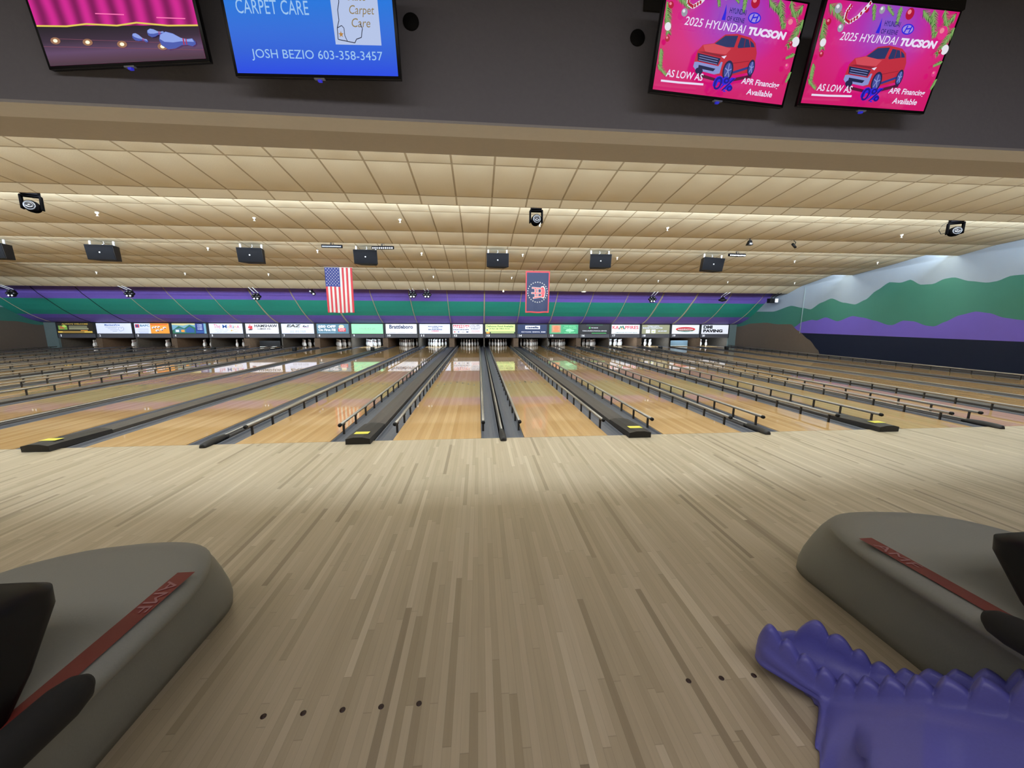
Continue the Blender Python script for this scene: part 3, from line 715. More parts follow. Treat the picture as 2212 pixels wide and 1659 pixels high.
# moving-head spotlights under the first ceiling step
MHX = [(-7.796, .5, 'with lens turned down, far left'), (.822, 0, 'round lens facing forward, in the middle'), (9.677, -.6, 'turned sideways with a thin cable loop, far right')]
LENS = mat('lens_glass', '#2c2f38', .08, coat=1)
for i, (x, a, d) in enumerate(MHX):
    t = thing('moving_head_light', 'black moving-head stage light, '+d, 'stage light', (x, 3.05, 3.34), a, 'moving-head lights')
    DB = mat('dull_black', (.004, .004, .005), 1.0, spec=0)
    mb = MB(); mb.box(-.10, .10, -.07, .07, .13, .20, DB); mb.box(-.04, .04, -.04, .04, .20, .375, DB); mb.build('base', t, bevel=.008)
    mb = MB(); mb.box(-.125, -.10, -.05, .05, -.10, .12, DB); mb.box(.10, .125, -.05, .05, -.10, .12, DB); mb.box(-.12, .12, -.05, .05, .10, .13, DB); mb.build('yoke', t, bevel=.006)
    mb = MB(); mb.lathe([(.0, -.11), (.078, -.11), (.088, -.09), (.095, .0), (.085, .1), (.05, .13), (.0, .135)], DB, 20, (0, 0, -.05), axis='y'); mb.build('head', t)
    mb = MB(); mb.lathe([(.0, -.118), (.04, -.125), (.055, -.118)], LENS, 20, (0, 0, -.05), axis='y'); mb.build('lens', t)
    mb = MB(); mb.lathe([(.058, -.112), (.07, -.122), (.074, -.108)], mat('lens_ring', '#7a7d84', .3, metal=.6), 20, (0, 0, -.05), axis='y'); mb.build('lens_ring', t)
    if i == 2:
        mb = MB(); mb.tube([(-.1, 0, .16), (-.2, 0, .1), (-.24, 0, .0), (-.2, 0, -.08), (-.13, 0, -.07)], .006, BLK, 6); mb.build('cable', t)

# LED light bars
LEDW = mat('led_lens', '#e6e9f2', .3, emit=.5)
for x, z, rx, rz, lit, d in ((-4.2, 3.371, 0, 0, 0, 'dark, left one of the pair near the striped flag'), (-2.862, 3.361, .5, -.10, 1, 'row of white lenses, right one near the striped flag'), (7.367, 3.352, .5, .06, 1, 'with row of white lenses, above the rightmost loudspeaker')):
    t = thing('light_bar', 'long black stage light bar, '+d, 'light bar', (x, 6.6, z), rz, 'stage light bars'); t.rotation_euler = (0, 0, rz)
    Lh = .27 if not lit else .30; LB = mat('dull_black', (.004, .004, .005), 1.0, spec=0)
    if x > 0: Lh = .27
    mb = MB(); mb.box(-Lh, Lh, -.035, .035, -.04, .04, LB); mb.build('housing', t, bevel=.008)
    mb = MB(); mb.tube([(-.02, 0, .04), (-.02, 0, .17)], .012, BLK, 8); mb.tube([(-.05, 0, .04), (-.05, 0, .08), (.02, 0, .10), (.05, 0, .08), (.05, 0, .04)], .006, BLK, 6); mb.build('bracket', t)
    if lit:
        for k in range(10):
            mb = MB(); mb.lathe([(.0005, -.045), (.016, -.042), (.02, -.034)], LEDW, 10, (-Lh+.04+k*(2*Lh-.08)/9, 0, -.015), axis='y'); mb.build('lens', t)
    else:
        mb = MB(); mb.box(-Lh+.02, Lh-.02, -.04, -.035, -.03, .0, mat('dark_window', '#2d2f35', .15)); mb.build('lens_window', t)
mb = MB(); mb.tube([(-4.6, 6.05, 3.375), (-3.0, 6.06, 3.40), (-2.5, 6.05, 3.375)], .012, BLK, 6)
tag(mb.build('cable'), 'black cable running along the ceiling step above the two light bars', 'cable')

# two small fixtures on the second bay
t = thing('spotlight', 'small black wedge-shaped ceiling spotlight left of the tilted one on the right side', 'stage light', (6.69, 5.17, 3.42))
mb = MB(); mb.hexa([(-.07, -.05, -.07), (.07, -.05, -.07), (.07, .06, -.07), (-.07, .06, -.07), (-.035, -.03, .05), (.035, -.03, .05), (.035, .03, .05), (-.035, .03, .05)], BLK); mb.build('housing', t, bevel=.006)
mb = MB(); mb.box(-.028, -.01, -.056, -.05, -.055, -.02, LEDW); mb.box(.01, .028, -.056, -.05, -.055, -.02, LEDW); mb.build('lamps', t)
mb = MB(); mb.tube([(0, 0, .05), (0, 0, .12)], .012, BLK, 8); mb.build('stem', t)
t = thing('spotlight', 'small tilted black spotlight on a bent bracket at the right side of the ceiling', 'stage light', (7.98, 5.23, 3.41))
mb = MB(); mb.tube([(-.08, -.03, .0), (.06, .03, -.07)], .032, BLK, 12); mb.build('housing', t)
mb = MB(); mb.tube([(0, 0, -.02), (.03, 0, .05), (-.01, 0, .08), (-.03, 0, .085), (0, 0, .11)], .009, BLK, 8); mb.build('bracket', t)

# sprinklers
SPW = mat('sprinkler_white', '#d8d4ca', .5)
spr = [[-8.04, 4.47, 3.52], [-5.03, 4.54, 3.52], [-1.96, 4.42, 3.53], [1.11, 4.43, 3.53], [4.13, 4.49, 3.52], [10.22, 4.55, 3.51],
       [-7.89, 7.44, 3.36], [-4.93, 7.49, 3.36], [-1.96, 7.54, 3.35], [1.08, 7.49, 3.36], [4.08, 7.59, 3.34], [10.07, 7.59, 3.34], [13.03, 7.57, 3.34],
       [-13.93, 10.84, 3.03], [-10.96, 10.84, 3.03], [-8.03, 10.79, 3.04], [-2.0, 10.83, 3.04], [1.03, 10.81, 3.04], [4.04, 10.91, 3.02], [7.07, 10.94, 3.01], [10.1, 10.97, 3.01], [13.1, 10.97, 3.0]]
s0 = None
for i, (x, y, z) in enumerate(spr):
    row = 'second' if y < 5 else ('third' if y < 8 else 'last')
    k = [q for q in spr if abs(q[1]-y) < .6]; k.sort(); idx = k.index([x, y, z])
    lab = 'small white sprinkler under the %s ceiling bay, %s from the left' % (row, ['first', 'second', 'third', 'fourth', 'fifth', 'sixth', 'seventh', 'eighth', 'ninth'][idx])
    if s0 is None:
        mb = MB(); mb.lathe([(.034, .085), (.030, .055), (.012, .045), (.012, .015), (.024, .01), (.024, .004), (.0005, .0)], SPW, 12)
        s0 = tag(mb.build('sprinkler', loc=(x, y, z-.03)), lab, 'sprinkler', 'sprinklers on the ceiling')
    else:
        o = s0.copy(); COL.objects.link(o); o.location = (x, y, z-.03); o['label'] = lab

# clusters of small disco lamps under the end of the ceiling
dis = [(-18.612, 2.393, 'c', 'far left corner'), (-14.316, 2.417, 'c', 'above sign 4'), (-9.465, 2.35, 'c', 'above sign 7'), (-7.216, 2.53, 's', 'just left of the striped flag'),
       (-3.094, 2.486, 'c', 'left one of the pair above sign 10'), (-2.483, 2.491, 'c', 'right one of the pair above sign 11'), (7.597, 2.38, 'c', 'above sign 17'), (10.963, 2.409, 'd', 'above sign 20'), (13.45, 2.367, 'p', 'in front of the mural wall')]
for x, z, kind, d in dis:
    t = thing('disco_light', {'c': 'dark cluster of small disco lamps hanging ', 's': 'small black twin-lens spotlight hanging ', 'd': 'black domed disco lamp hanging ', 'p': 'black lamp with white front hanging '}[kind]+d, 'stage light', (x, 12.5, z), 0, 'effect lights at the end of the ceiling'); t.scale = (1.45, 1.2, 1.3)
    top = 2.62-z+.35
    mb = MB()
    for sx in ((-.05, .05) if kind != 's' else (0,)): mb.tube([(sx, .0, .05), (sx, .0, .12), (sx, -.32, (2.70-z)/1.3)], .010, BRK if kind in 'cd' else BLK, 6)
    mb.build('hanger', t)
    mb = MB()
    if kind == 'c':
        for q in range(6):
            a = q*PI/3; mb.lathe([(.0, -.06), (.03, -.058), (.045, -.03), (.045, .02), (.03, .05), (.0, .055)], BLK, 10, (.085*math.cos(a), 0, .075*math.sin(a)), axis='y')
        mb.box(-.06, .06, -.02, .08, -.05, .07, BLK)
    elif kind == 's': mb.tube([(-.05, 0, .06), (.06, -.02, -.06)], .05, BLK, 12)
    elif kind == 'd': mb.lathe([(.0, .08), (.05, .075), (.07, .02), (.13, -.01), (.12, -.05), (.0, -.08)], BLK, 16)
    else: mb.box(-.14, .05, -.06, .10, -.08, .08, BLK)
    mb.build('housing', t)
    mb = MB()
    if kind == 'c':
        for q in range(6):
            if q: mb.build('lens', t); mb = MB()
            a = q*PI/3; mb.lathe([(.0, -.066), (.022, -.063), (.028, -.056)], LEDW if q in (4, 5) else LENS, 10, (.085*math.cos(a), 0, .075*math.sin(a)), axis='y')
    elif kind == 's':
        mb.lathe([(.0, -.06), (.025, -.055)], LEDW, 10, (-.045, 0, .04), axis='y'); mb.build('lens', t); mb = MB()
        mb.lathe([(.0, -.085), (.03, -.08)], LEDW, 10, (.05, 0, -.045), axis='y')
    elif kind == 'd': mb.lathe([(.06, -.076), (.0, -.085)], LENS, 12)
    else: mb.box(.03, .12, -.09, -.03, -.06, .07, LEDW)
    mb.build('lens', t)
mb = MB(); mb.lathe([(.0, -.03), (.028, -.02), (.034, .0), (.02, .03), (.014, .05), (.0, .055)], mat('bulb', '#fff3d0', .4, emit=3), 12, (.793, 12.15, 2.64))
tag(mb.build('light_bulb'), 'small lit bulb under the last ceiling edge left of the navy flag', 'bulb')
mb = MB(); mb.lathe([(.0, -.03), (.08, -.025), (.1, .0), (.1, .02)], SPW, 16, (4.30, 12.14, 2.655)); tag(mb.build('ceiling_disc'), 'flat white disc fixture under the last ceiling edge right of the navy flag', 'ceiling fixture')

# ------------------------------------------------------------------ televisions on the fascia
def em2(name, c, s=1.0):
    if 'screen_'+name in _m: return _m['screen_'+name]
    m = mat('screen_'+name, c, .25, emit=s, spec=.3); m.node_tree.nodes['Principled BSDF'].inputs['Base Color'].default_value = (.01, .01, .01, 1); return m
def grad(name, stops, axis=1, size=9., radial=None, s=1.0):
    """display picture: colour changes across the lit panel (object space)"""
    m = bpy.data.materials.new('screen_'+name); m.use_nodes = True; h = N(m)
    tc = h.n('ShaderNodeTexCoord'); sp = h.n('ShaderNodeSeparateXYZ'); h.l(tc.outputs['Object'], sp.inputs[0])
    if radial:
        cx, cz, r = radial
        a = h.math('SUBTRACT', sp.outputs[0], cx); b = h.math('SUBTRACT', sp.outputs[2], cz)
        f = h.math('DIVIDE', h.math('SQRT', h.math('ADD', h.math('MULTIPLY', a, a), h.math('MULTIPLY', h.math('MULTIPLY', b, b), 1.6))), r)
    else: f = h.math('DIVIDE', sp.outputs[axis], size)
    rp = h.n('ShaderNodeValToRGB'); h.l(f, rp.inputs[0]); e = rp.color_ramp.elements
    while len(e) < len(stops): e.new(.5)
    for el, (p, c) in zip(e, stops): el.position = p; el.color = (*lin(c), 1)
    h.l(rp.outputs[0], h.b.inputs['Emission Color']); h.b.inputs['Emission Strength'].default_value = s
    h.b.inputs['Base Color'].default_value = (.01, .01, .01, 1); h.b.inputs['Roughness'].default_value = .25
    return m
SW, SH = 1.08, .6075
TVB = mat('tv_bezel', '#0c0c0f', .3)
def tv(x, y, z, a, tilt, ro, label, paint):
    t = thing('television', label, 'television', (x, y, z)); 
    # local frame: x right, z up, -y faces the bowlers; top leans towards them
    t.rotation_euler = (Matrix.Rotation(-a, 3, 'Z') @ Matrix.Rotation(tilt, 3, 'X') @ Matrix.Rotation(-ro, 3, 'Y')).to_euler()
    mb = MB(); mb.box(-.56, .56, -.0, .035, 0, .64, TVB); mb.box(-.3, .3, .035, .06, .12, .5, TVB); mb.build('bezel', t, bevel=.004)
    d = Draw(lambda u, v, k: (-SW/2+u/16*SW, -.0015-k, .019+v/9*SH), .00035); paint(d); d.mb.build('screen', t, normals=False)
    mb = MB(); mb.box(-.035, .035, -.003, .02, -.008, .001, mat('tv_logo', '#9aa0b4', .3)); mb.box(-.012, .012, -.002, .02, -.02, -.008, mat('standby_light', '#3a3cff', .3, emit=.35)); mb.build('sensor', t)
    mb = MB(); mb.box(-.12, .12, .05, .22, .2, .4, BLKM); mb.build('wall_mount', t)
def R_(v): return v
MAG = grad('magenta', [(0, '#7a5ad0'), (.35, '#b02fb0'), (.7, '#d4147e'), (1, '#d1106a')], radial=(.0, .52, .62), s=.95)
ewh, ebl = em2('white', '#e6dcf4', 1.0), em2('cobalt', '#2b21d8', 1.0)
def car_ad(d):
    R, T, L, P, E = d.rect, d.text, d.line, d.poly, d.ell
    R(0, 0, 16, 9, MAG)
    fg, fd, fl = em2('fir', '#3f7a35', .8), em2('fir_dark', '#1f4426', .8), em2('fir_light', '#8cb86a', .8)
    rnd = random.Random(3)
    def branch(u, v, ang, ln, n=22):
        du, dv = math.cos(ang), math.sin(ang)
        L([(u, v), (u+du*ln, v+dv*ln)], .09, em2('twig', '#6b4a2c', .7))
        for m_, o in ((fd, 0), (fg, .08), (fl, .16)):
            qs = []
            for i in range(n):
                q = (i+rnd.random())/n*ln; s = ln*.26*(1-.45*q/ln)
                for sg in (-1, 1):
                    a2 = ang+sg*(.75+rnd.uniform(-.2, .2)); bu, bv = u+du*q, v+dv*q
                    eu, ev = min(15.9, max(.1, bu+math.cos(a2)*s*1.25)), min(8.9, max(.1, bv+math.sin(a2)*s*1.25)); wv = .06
                    bu, bv = min(15.9, max(.1, bu)), min(8.9, max(.1, bv))
                    qs.append([(bu-wv, bv), (bu+wv, bv), (eu, ev)])
            d.many(qs, m_)
    for b in ((.3, 8.6, -.5, 2.6), (.1, 7.4, -1.3, 2.6), (.2, 3.6, -1.4, 1.6), (.1, 2.2, -.6, 1.4), (5.4, 8.9, -1.2, 1.3), (7.0, 8.9, -.6, 1.2), (8.6, 8.9, -1.5, 1.4), (11.3, 8.8, -.5, 2.2), (12.6, 8.9, -1.1, 2.4), (15.4, 8.8, -2.3, 2.6), (15.8, 7.6, -2.0, 2.6), (15.8, 4.6, -2.7, 1.0), (15.9, 3.0, -1.9, 1.0), (13.8, 8.9, -.9, 2.0)):
        branch(*b)
    def ball(u, v, r, c, hl): E(u, v, r, r, c, 16); E(u-.25*r, v+.3*r, r*.45, r*.4, hl, 12)
    rd, rl, si, sl, pk = em2('bauble_red', '#c0123c', .8), em2('bauble_hi', '#f08aa0', .9), em2('bauble_silver', '#a9a8b8', .8), em2('bauble_white', '#eeeaf4', .9), em2('bauble_pink', '#e8308a', .9)
    for u, v, r, c in ((1.2, 8.2, .42, si), (4.5, 8.3, .26, rd), (6.3, 8.4, .33, si), (9.7, 8.3, .5, rd), (14.4, 7.0, .62, pk), (15.45, 5.6, .45, sl), (.45, 5.3, .35, sl), (14.9, 5.4, .22, rd), (2.0, 6.6, .34, si), (.6, 4.3, .26, rd), (15.1, 3.4, .28, pk), (.4, 7.0, .3, rd)):
        ball(u, v, r, c, rl if c in (rd, pk) else sl)
    cane = [(4.7, 8.9), (3.6, 7.6), (2.8, 7.1), (2.2, 7.3), (2.15, 7.9), (2.5, 8.5)]
    L(cane, .34, sl)
    for i, (a, b) in enumerate(zip(cane, cane[1:])):
        for k in range(3):
            q = (k+.3)/3; u, v = a[0]+(b[0]-a[0])*q, a[1]+(b[1]-a[1])*q; R(u-.1, v-.13, u+.1, v+.13, rd)
    # dealer line and oval mark
    T('HYUNDAI', 6.9, 8.8, 7.05, 7.5, em2('ink', '#221a6e', .9), .01); T('OF KEENE', 6.75, 8.8, 6.4, 6.8, em2('ink', '#221a6e', .9), .01)
    P([(6.15, 6.4), (6.6, 6.4), (6.55, 7.0), (6.4, 7.7), (6.3, 7.0)], ebl)
    E(9.85, 6.95, .75, .46, ebl, 24); E(9.85, 6.95, .62, .35, em2('lilac', '#a893e8', .9), 24)
    P([(9.45, 6.65), (9.6, 6.65), (9.8, 7.25), (9.65, 7.25)], ebl); P([(10.0, 6.65), (10.15, 6.65), (10.3, 7.22), (10.15, 7.22)], ebl); P([(9.6, 6.88), (10.15, 6.98), (10.15, 7.1), (9.6, 7.0)], ebl)
    T('2025 HYUNDAI', 2.1, 9.1, 5.55, 6.25, ewh, .005, .2); T('TUCSON', 9.45, 14.0, 5.5, 6.2, ewh, .06, .2)
    # sport utility vehicle, three-quarter view
    body, bd, gl, wh, gr, sv = em2('body_red', '#c4283c', .9), em2('body_dark', '#8c1830', .9), em2('glass', '#27356b', .8), em2('wheel', '#4a53a8', .8), em2('grille', '#1e2352', .7), em2('silver', '#8d96d6', .9)
    P([(4.4, 1.75), (7.6, 1.35), (11.0, 2.2), (11.0, 1.9), (7.8, 1.1), (4.8, 1.4)], em2('shade', '#5c1038', .8))
    P([(4.1, 3.6), (4.6, 4.15), (5.8, 4.4), (6.9, 5.25), (8.3, 5.45), (9.9, 5.3), (10.6, 4.9), (11.0, 4.1), (11.05, 3.1), (10.9, 2.4), (9.2, 2.0), (7.8, 1.7), (4.3, 1.9), (3.9, 2.3)], body)
    P([(5.9, 4.38), (6.95, 5.15), (8.4, 5.3), (8.2, 4.3), (7.0, 4.2)], gl); P([(8.55, 4.25), (8.75, 5.2), (9.7, 5.12), (10.1, 4.5)], gl); P([(10.15, 4.5), (9.85, 5.08), (10.35, 4.85), (10.6, 4.55)], gl)
    L([(9.35, 4.35), (9.3, 5.15)], .07, bd); R(8.25, 4.1, 8.65, 4.35, body); P([(4.6, 4.1), (5.8, 4.36), (7.9, 4.15), (7.4, 3.6), (5.0, 3.55)], em2('hood', '#d84a58', .9))
    P([(4.15, 3.5), (7.0, 3.3), (7.3, 3.5), (5.0, 3.6)], bd); P([(4.15, 3.4), (6.9, 3.2), (6.7, 2.6), (4.3, 2.75)], gr)
    for y in (2.8, 3.0, 3.2): L([(4.4, y+.02), (6.6, y-.12)], .05, sv)
    P([(3.95, 2.6), (4.3, 2.65), (6.8, 2.5), (7.0, 2.9), (7.2, 2.9), (7.1, 1.9), (6.5, 1.75), (4.2, 1.95), (3.9, 2.2)], sv); P([(4.5, 2.4), (6.5, 2.25), (6.3, 2.0), (4.5, 2.1)], gr)
    P([(6.9, 3.35), (7.5, 3.5), (7.3, 3.2)], ewh); L([(8.3, 2.9), (10.3, 3.3)], .05, bd); L([(8.6, 2.1), (10.3, 2.7)], .22, em2('trim', '#333a8e', .8))
    for u, v, a, b in ((8.0, 2.2, .62, .92), (10.65, 2.7, .42, .75)):
        E(u, v, a, b, em2('tyre', '#23204e', .8), 20); E(u, v, a*.72, b*.78, wh, 18); 
        for k in range(5): L([(u, v), (u+a*.65*math.cos(k*1.257+.3), v+b*.7*math.sin(k*1.257+.3))], .09, sv)
    E(4.6, 1.85, .45, .3, em2('tyre', '#23204e', .8), 14)
    T('AS LOW AS', .9, 5.2, 1.0, 1.65, ewh, .015, .12); L([(.45, .6), (2.5, .62), (5.4, .72)], .18, ewh)
    T('0%', 6.5, 9.1, .3, 1.65, ebl, .09, .15); T('0%', 6.6, 9.0, .38, 1.57, em2('deep_blue', '#180f8e', .9), .01, .15)
    T('APR Financing', 9.8, 14.5, 1.05, 1.75, ewh, .02, .15); T('Available', 10.7, 13.9, .3, .85, ewh, .02, .15)
BLUEG = grad('blue', [(0, '#1440e6'), (.25, '#0f5ad8'), (.6, '#1472dc'), (1, '#1a86ee')], axis=2, size=.62, s=.95)
def carpet_ad(d):
    R, T, L = d.rect, d.text, d.line
    R(0, 0, 16, 9, BLUEG); tx = em2('ice', '#9cc6f2', .95)
    T('CARPET CARE', 1.05, 7.9, 4.75, 5.85, tx, .0); T('JOSH BEZIO 603-358-3457', 1.7, 14.6, 1.05, 2.0, tx, .0)
    R(10.1, 2.5, 14.6, 8.6, em2('card', '#b6c6ea', .95)); gd = em2('gold', '#9a8450', .8)
    T('Granite', 11.6, 13.6, 7.1, 7.9, gd, 0, .2); T('State', 11.7, 13.5, 5.95, 6.75, gd, 0, .2); T('Carpet', 11.8, 14.2, 4.7, 5.6, gd, 0, .2); T('Care', 11.9, 13.7, 3.9, 4.6, gd, 0, .2)
    bk = em2('line', '#1a2442', .6)
    L([(11.2, 8.4), (11.25, 7.2), (10.95, 6.6), (10.9, 5.8), (10.7, 5.2), (10.7, 4.4), (10.45, 3.8), (10.4, 2.9), (12.0, 2.65), (12.2, 2.95), (12.7, 3.1), (12.8, 3.5), (12.9, 3.8), (12.7, 4.2)], .07, bk)
    L([(10.45, 3.8), (10.9, 4.0), (11.1, 3.8), (11.1, 3.2), (11.3, 2.75)], .06, bk); d.star(10.75, 3.3, .28, em2('star', '#c08a3a', .8))
CURT_ = bpy.data.materials.new('screen_curtain'); CURT_.use_nodes = True
_h = N(CURT_); _tc = _h.n('ShaderNodeTexCoord'); _w = _h.n('ShaderNodeTexWave'); _w.inputs['Scale'].default_value = 2.6; _w.inputs['Distortion'].default_value = 1.5; _h.l(_tc.outputs['Object'], _w.inputs['Vector'])
_r = _h.n('ShaderNodeValToRGB'); _h.l(_w.outputs['Fac'], _r.inputs[0]); _r.color_ramp.elements[0].color = (*lin('#8c1560'), 1); _r.color_ramp.elements[1].color = (*lin('#e02a9c'), 1)
_h.l(_r.outputs[0], _h.b.inputs['Emission Color']); _h.b.inputs['Emission Strength'].default_value = .85; _h.b.inputs['Base Color'].default_value = (.01, .01, .01, 1)
def stage_ad(d):
    R, P, L, E = d.rect, d.poly, d.line, d.ell
    R(0, 0, 16, 9, CURT_)
    P([(0, 0), (16, 0), (16, 2.6), (12, 2.8), (8, 2.95), (4, 3.1), (0, 3.2)], grad('stage', [(0, '#1c0c22'), (.07, '#4a2440'), (.14, '#5a3a62'), (.24, '#2e1834'), (.34, '#1a0d20')], axis=2, size=.62, s=.9))
    L([(0, 3.25), (3, 3.1), (5, 3.2), (8, 2.95), (10, 3.1), (13, 2.75), (16, 2.65)], .13, em2('gold_hem', '#e6cf5a', .95))
    L([(0, 1.6), (16, .7)], .05, em2('board_edge', '#8a5068', .7)); L([(1, 2.2), (14, 1.3)], .04, em2('board_edge', '#8a5068', .7))
    for u, v in ((1.4, 2.0), (4.6, 1.75), (8.0, 1.45), (12.0, 1.1)):
        E(u, v, .5, .28, em2('glow', '#a8785a', .8)); E(u, v, .22, .14, em2('glow_core', '#fff2c4', 1.4))
    pn, ps, pr = em2('pin_light', '#8ea4ea', .95), em2('pin_shade', '#4a5cb4', .9), em2('pin_band', '#b0305a', .9)
    for u, v, k, a in ((9.8, 1.9, .6, -.35), (11.5, 2.2, .68, -.05), (13.2, 1.5, 1.4, -.1)):
        c, s = math.cos(a), math.sin(a); X = lambda x, y: (u+k*(x*c-y*s), v+k*(x*s+y*c))
        P([X(-.95, 0), X(-.85, .3), X(-.4, .5), (X(.1, .42)), X(.6, .2), X(1.0, .16), X(1.4, .22), X(1.6, .05), X(1.6, -.1), X(1.35, -.24), X(1.0, -.18), X(.6, -.22), X(.1, -.44), X(-.4, -.52), X(-.85, -.32)], ps)
        P([X(-.9, .05), X(-.8, .3), X(-.4, .48), X(.1, .4), X(.6, .2), X(1.0, .14), X(1.4, .2), X(1.5, .02), X(.6, .0), X(0, -.1), X(-.6, -.1)], pn)
        P([X(.72, .19), X(.82, .18), X(.82, -.19), X(.72, -.2)], pr); P([X(.92, .17), X(1.0, .17), X(1.0, -.17), X(.92, -.17)], pr)
    for u, v in ((6.3, 3.9), (12.2, 3.35)): L([(u, v), (u+2.8, v-.2)], .08, em2('streak', '#ff7ab8', 1.0))
tv(-2.629, -1.345, 3.117, .1017, .152, .035, 'television showing a stage with pink curtain and fallen bowling pins, leftmost', stage_ad)
tv(-1.357, -1.43, 3.062, .0443, .179, .009, 'television with bright blue carpet cleaning advertisement', carpet_ad)
tv(1.555, -1.40, 3.082, -.0578, .208, -.018, 'television with magenta holiday car advertisement, nearer the middle of the dark fascia', car_ad)
tv(2.735, -1.42, 3.060, -.0309, .231, .008, 'television with magenta holiday car advertisement, rightmost of the four', car_ad)
# round black wall speakers and the dark notice board on the fascia
for x, d in ((-.750, 'right of the blue television'), (.957, 'left of the magenta televisions')):
    mb = MB(); mb.lathe([(.0, -.012), (.052, -.012), (.058, -.006), (.058, .0)], BLKM, 24, (x, -1.24, 3.566), axis='y')
    tag(mb.build('round_speaker'), 'small round black speaker disc flush on the dark fascia '+d, 'speaker', 'round fascia speakers')
t = thing('notice_board', 'dark board with faint gray lettering behind the magenta televisions', 'sign', (2.25, -1.24, 3.765))
mb = MB(); mb.box(-1.26, -.55, -.02, -.001, -.02, .42, mat('board_dark', '#3a3836', .8)); mb.box(-.2, 1.42, -.02, -.001, .155, .55, mat('board_dark', '#3a3836', .8)); mb.build('board', t)
d = Draw(lambda u, v, k: (.12+u, -.022-k, .19+v), .001); d.text('November 30, 2023', 0, 1.2, 0, .12, mat('board_text', '#5b5856', .7), .0); d.mb.build('lettering', t, normals=False)

# ------------------------------------------------------------------ ball returns
HOOD = mat('return_hood', '#828480', .5, noise=.05, scale=120, bump=.05)
STR = mat('stripe_red', '#6e2420', .5)
def ball_return(x, label):
    t = thing('ball_return', label, 'ball return', (x, 0, 0), 0, 'ball returns')
    def ring(z, hw, y0, y1, n=28):
        p = []; sh = (-.09 if x < 0 else .09)*z
        a = min(.62, hw*1.25)
        for i in range(n+1):
            th = PI*i/n; c, s = math.cos(th), math.sin(th)
            p.append((sh+hw*(abs(c)**.8)*(1 if c > 0 else -1), y0-a+a*(s**.8 if s > 0 else 0), z))
        for yy in (y1+.2, y1): p.append((sh-hw, yy, z))
        for yy in (y1, y1+.2): p.append((sh+hw, yy, z))
        return p
    mb = MB()
    prof = [(.0, .165, -2.54), (.08, .215, -2.56), (.16, .250, -2.59), (.25, .272, -2.63), (.33, .288, -2.67), (.385, .315, -2.71), (.425, .385, -2.75), (.445, .432, -2.79), (.470, .445, -2.84), (.490, .436, -2.89), (.501, .415, -2.94), (.506, .385, -3.00), (.5075, .35, -3.05), (.508, .1, -3.25)]
    mb.loft([ring(z, hw, y0, -4.75) for z, hw, y0 in prof], HOOD); mb.build('hood', t)
    # red stripe along the shoulder nearer the middle of the approach
    sg = 1 if x < 0 else -1
    ys = [-3.10-.06*i for i in range(26)]
    mb = MB()
    def zt(y): k = max(0, 1-(-2.98-y)/.20); return .5090-.003*k
    for a, b in zip(ys, ys[1:]):
        mb.face([(sg*.300, a, zt(a)), (sg*.360, a, zt(a)), (sg*.360, b, zt(b)), (sg*.300, b, zt(b))], STR)
    mb.build('red_stripe', t, normals=False)
    d = Draw(None, 0); me, a, b, c, dd = text_mesh('AMF', .0, 0)
    d.mb.join(me, (lambda X, Y: (.330*sg+((Y-c)/(dd-c)-.5)*.042, -3.15-(X-a)/(b-a)*.15, .5105)) if sg > 0 else (lambda X, Y: (.330*sg+((Y-c)/(dd-c)-.5)*.042, -3.15-(X-a)/(b-a)*.15, .5105)), mat('stripe_letter', '#8f6266', .5))
    d.mb.build('lettering', t, normals=False)
    # black ball lift housing
    mb = MB()
    def rr(z, hw, y0, y1, r=.06, n=8):
        p = []
        for cx_, cy_, a0 in ((hw-r, y0-r, 0), (-hw+r, y0-r, PI/2), (-hw+r, y1+r, PI), (hw-r, y1+r, 1.5*PI)):
            for i in range(n+1):
                a = a0+PI/2*i/n; p.append((cx_+r*math.cos(a), cy_+r*math.sin(a), z))
        return p
    mb.loft([rr(.50, .325, -3.60, -4.35), rr(.56, .305, -3.52, -4.35), rr(.67, .278, -3.42, -4.35), rr(.71, .268, -3.41, -4.34), rr(.725, .25, -3.43, -4.31), rr(.73, .21, -3.48, -4.25)], BLK)
    mb.build('ball_lift_housing', t)
    for sg in (-1, 1):
        mb = MB(); mb.tube([(sg*.415, -3.545, .515), (sg*.415, -3.552, .52), (sg*.415, -3.57, .523), (sg*.418, -3.61, .527), (sg*.425, -4.55, .56)], [.010, .024, .037, .045, .048], BLKM, 24); mb.build('rack_rail', t)
    mb = MB(); mb.box(-.36, .36, -4.6, -4.36, .49, .54, BLKM); mb.build('rack_tray', t, bevel=.01)
    return t
ball_return(-1.69, 'gray molded ball return with red stripe and black ball lift at lower left')
ball_return(1.69, 'gray molded ball return with red stripe behind the blue ramp, at lower right')

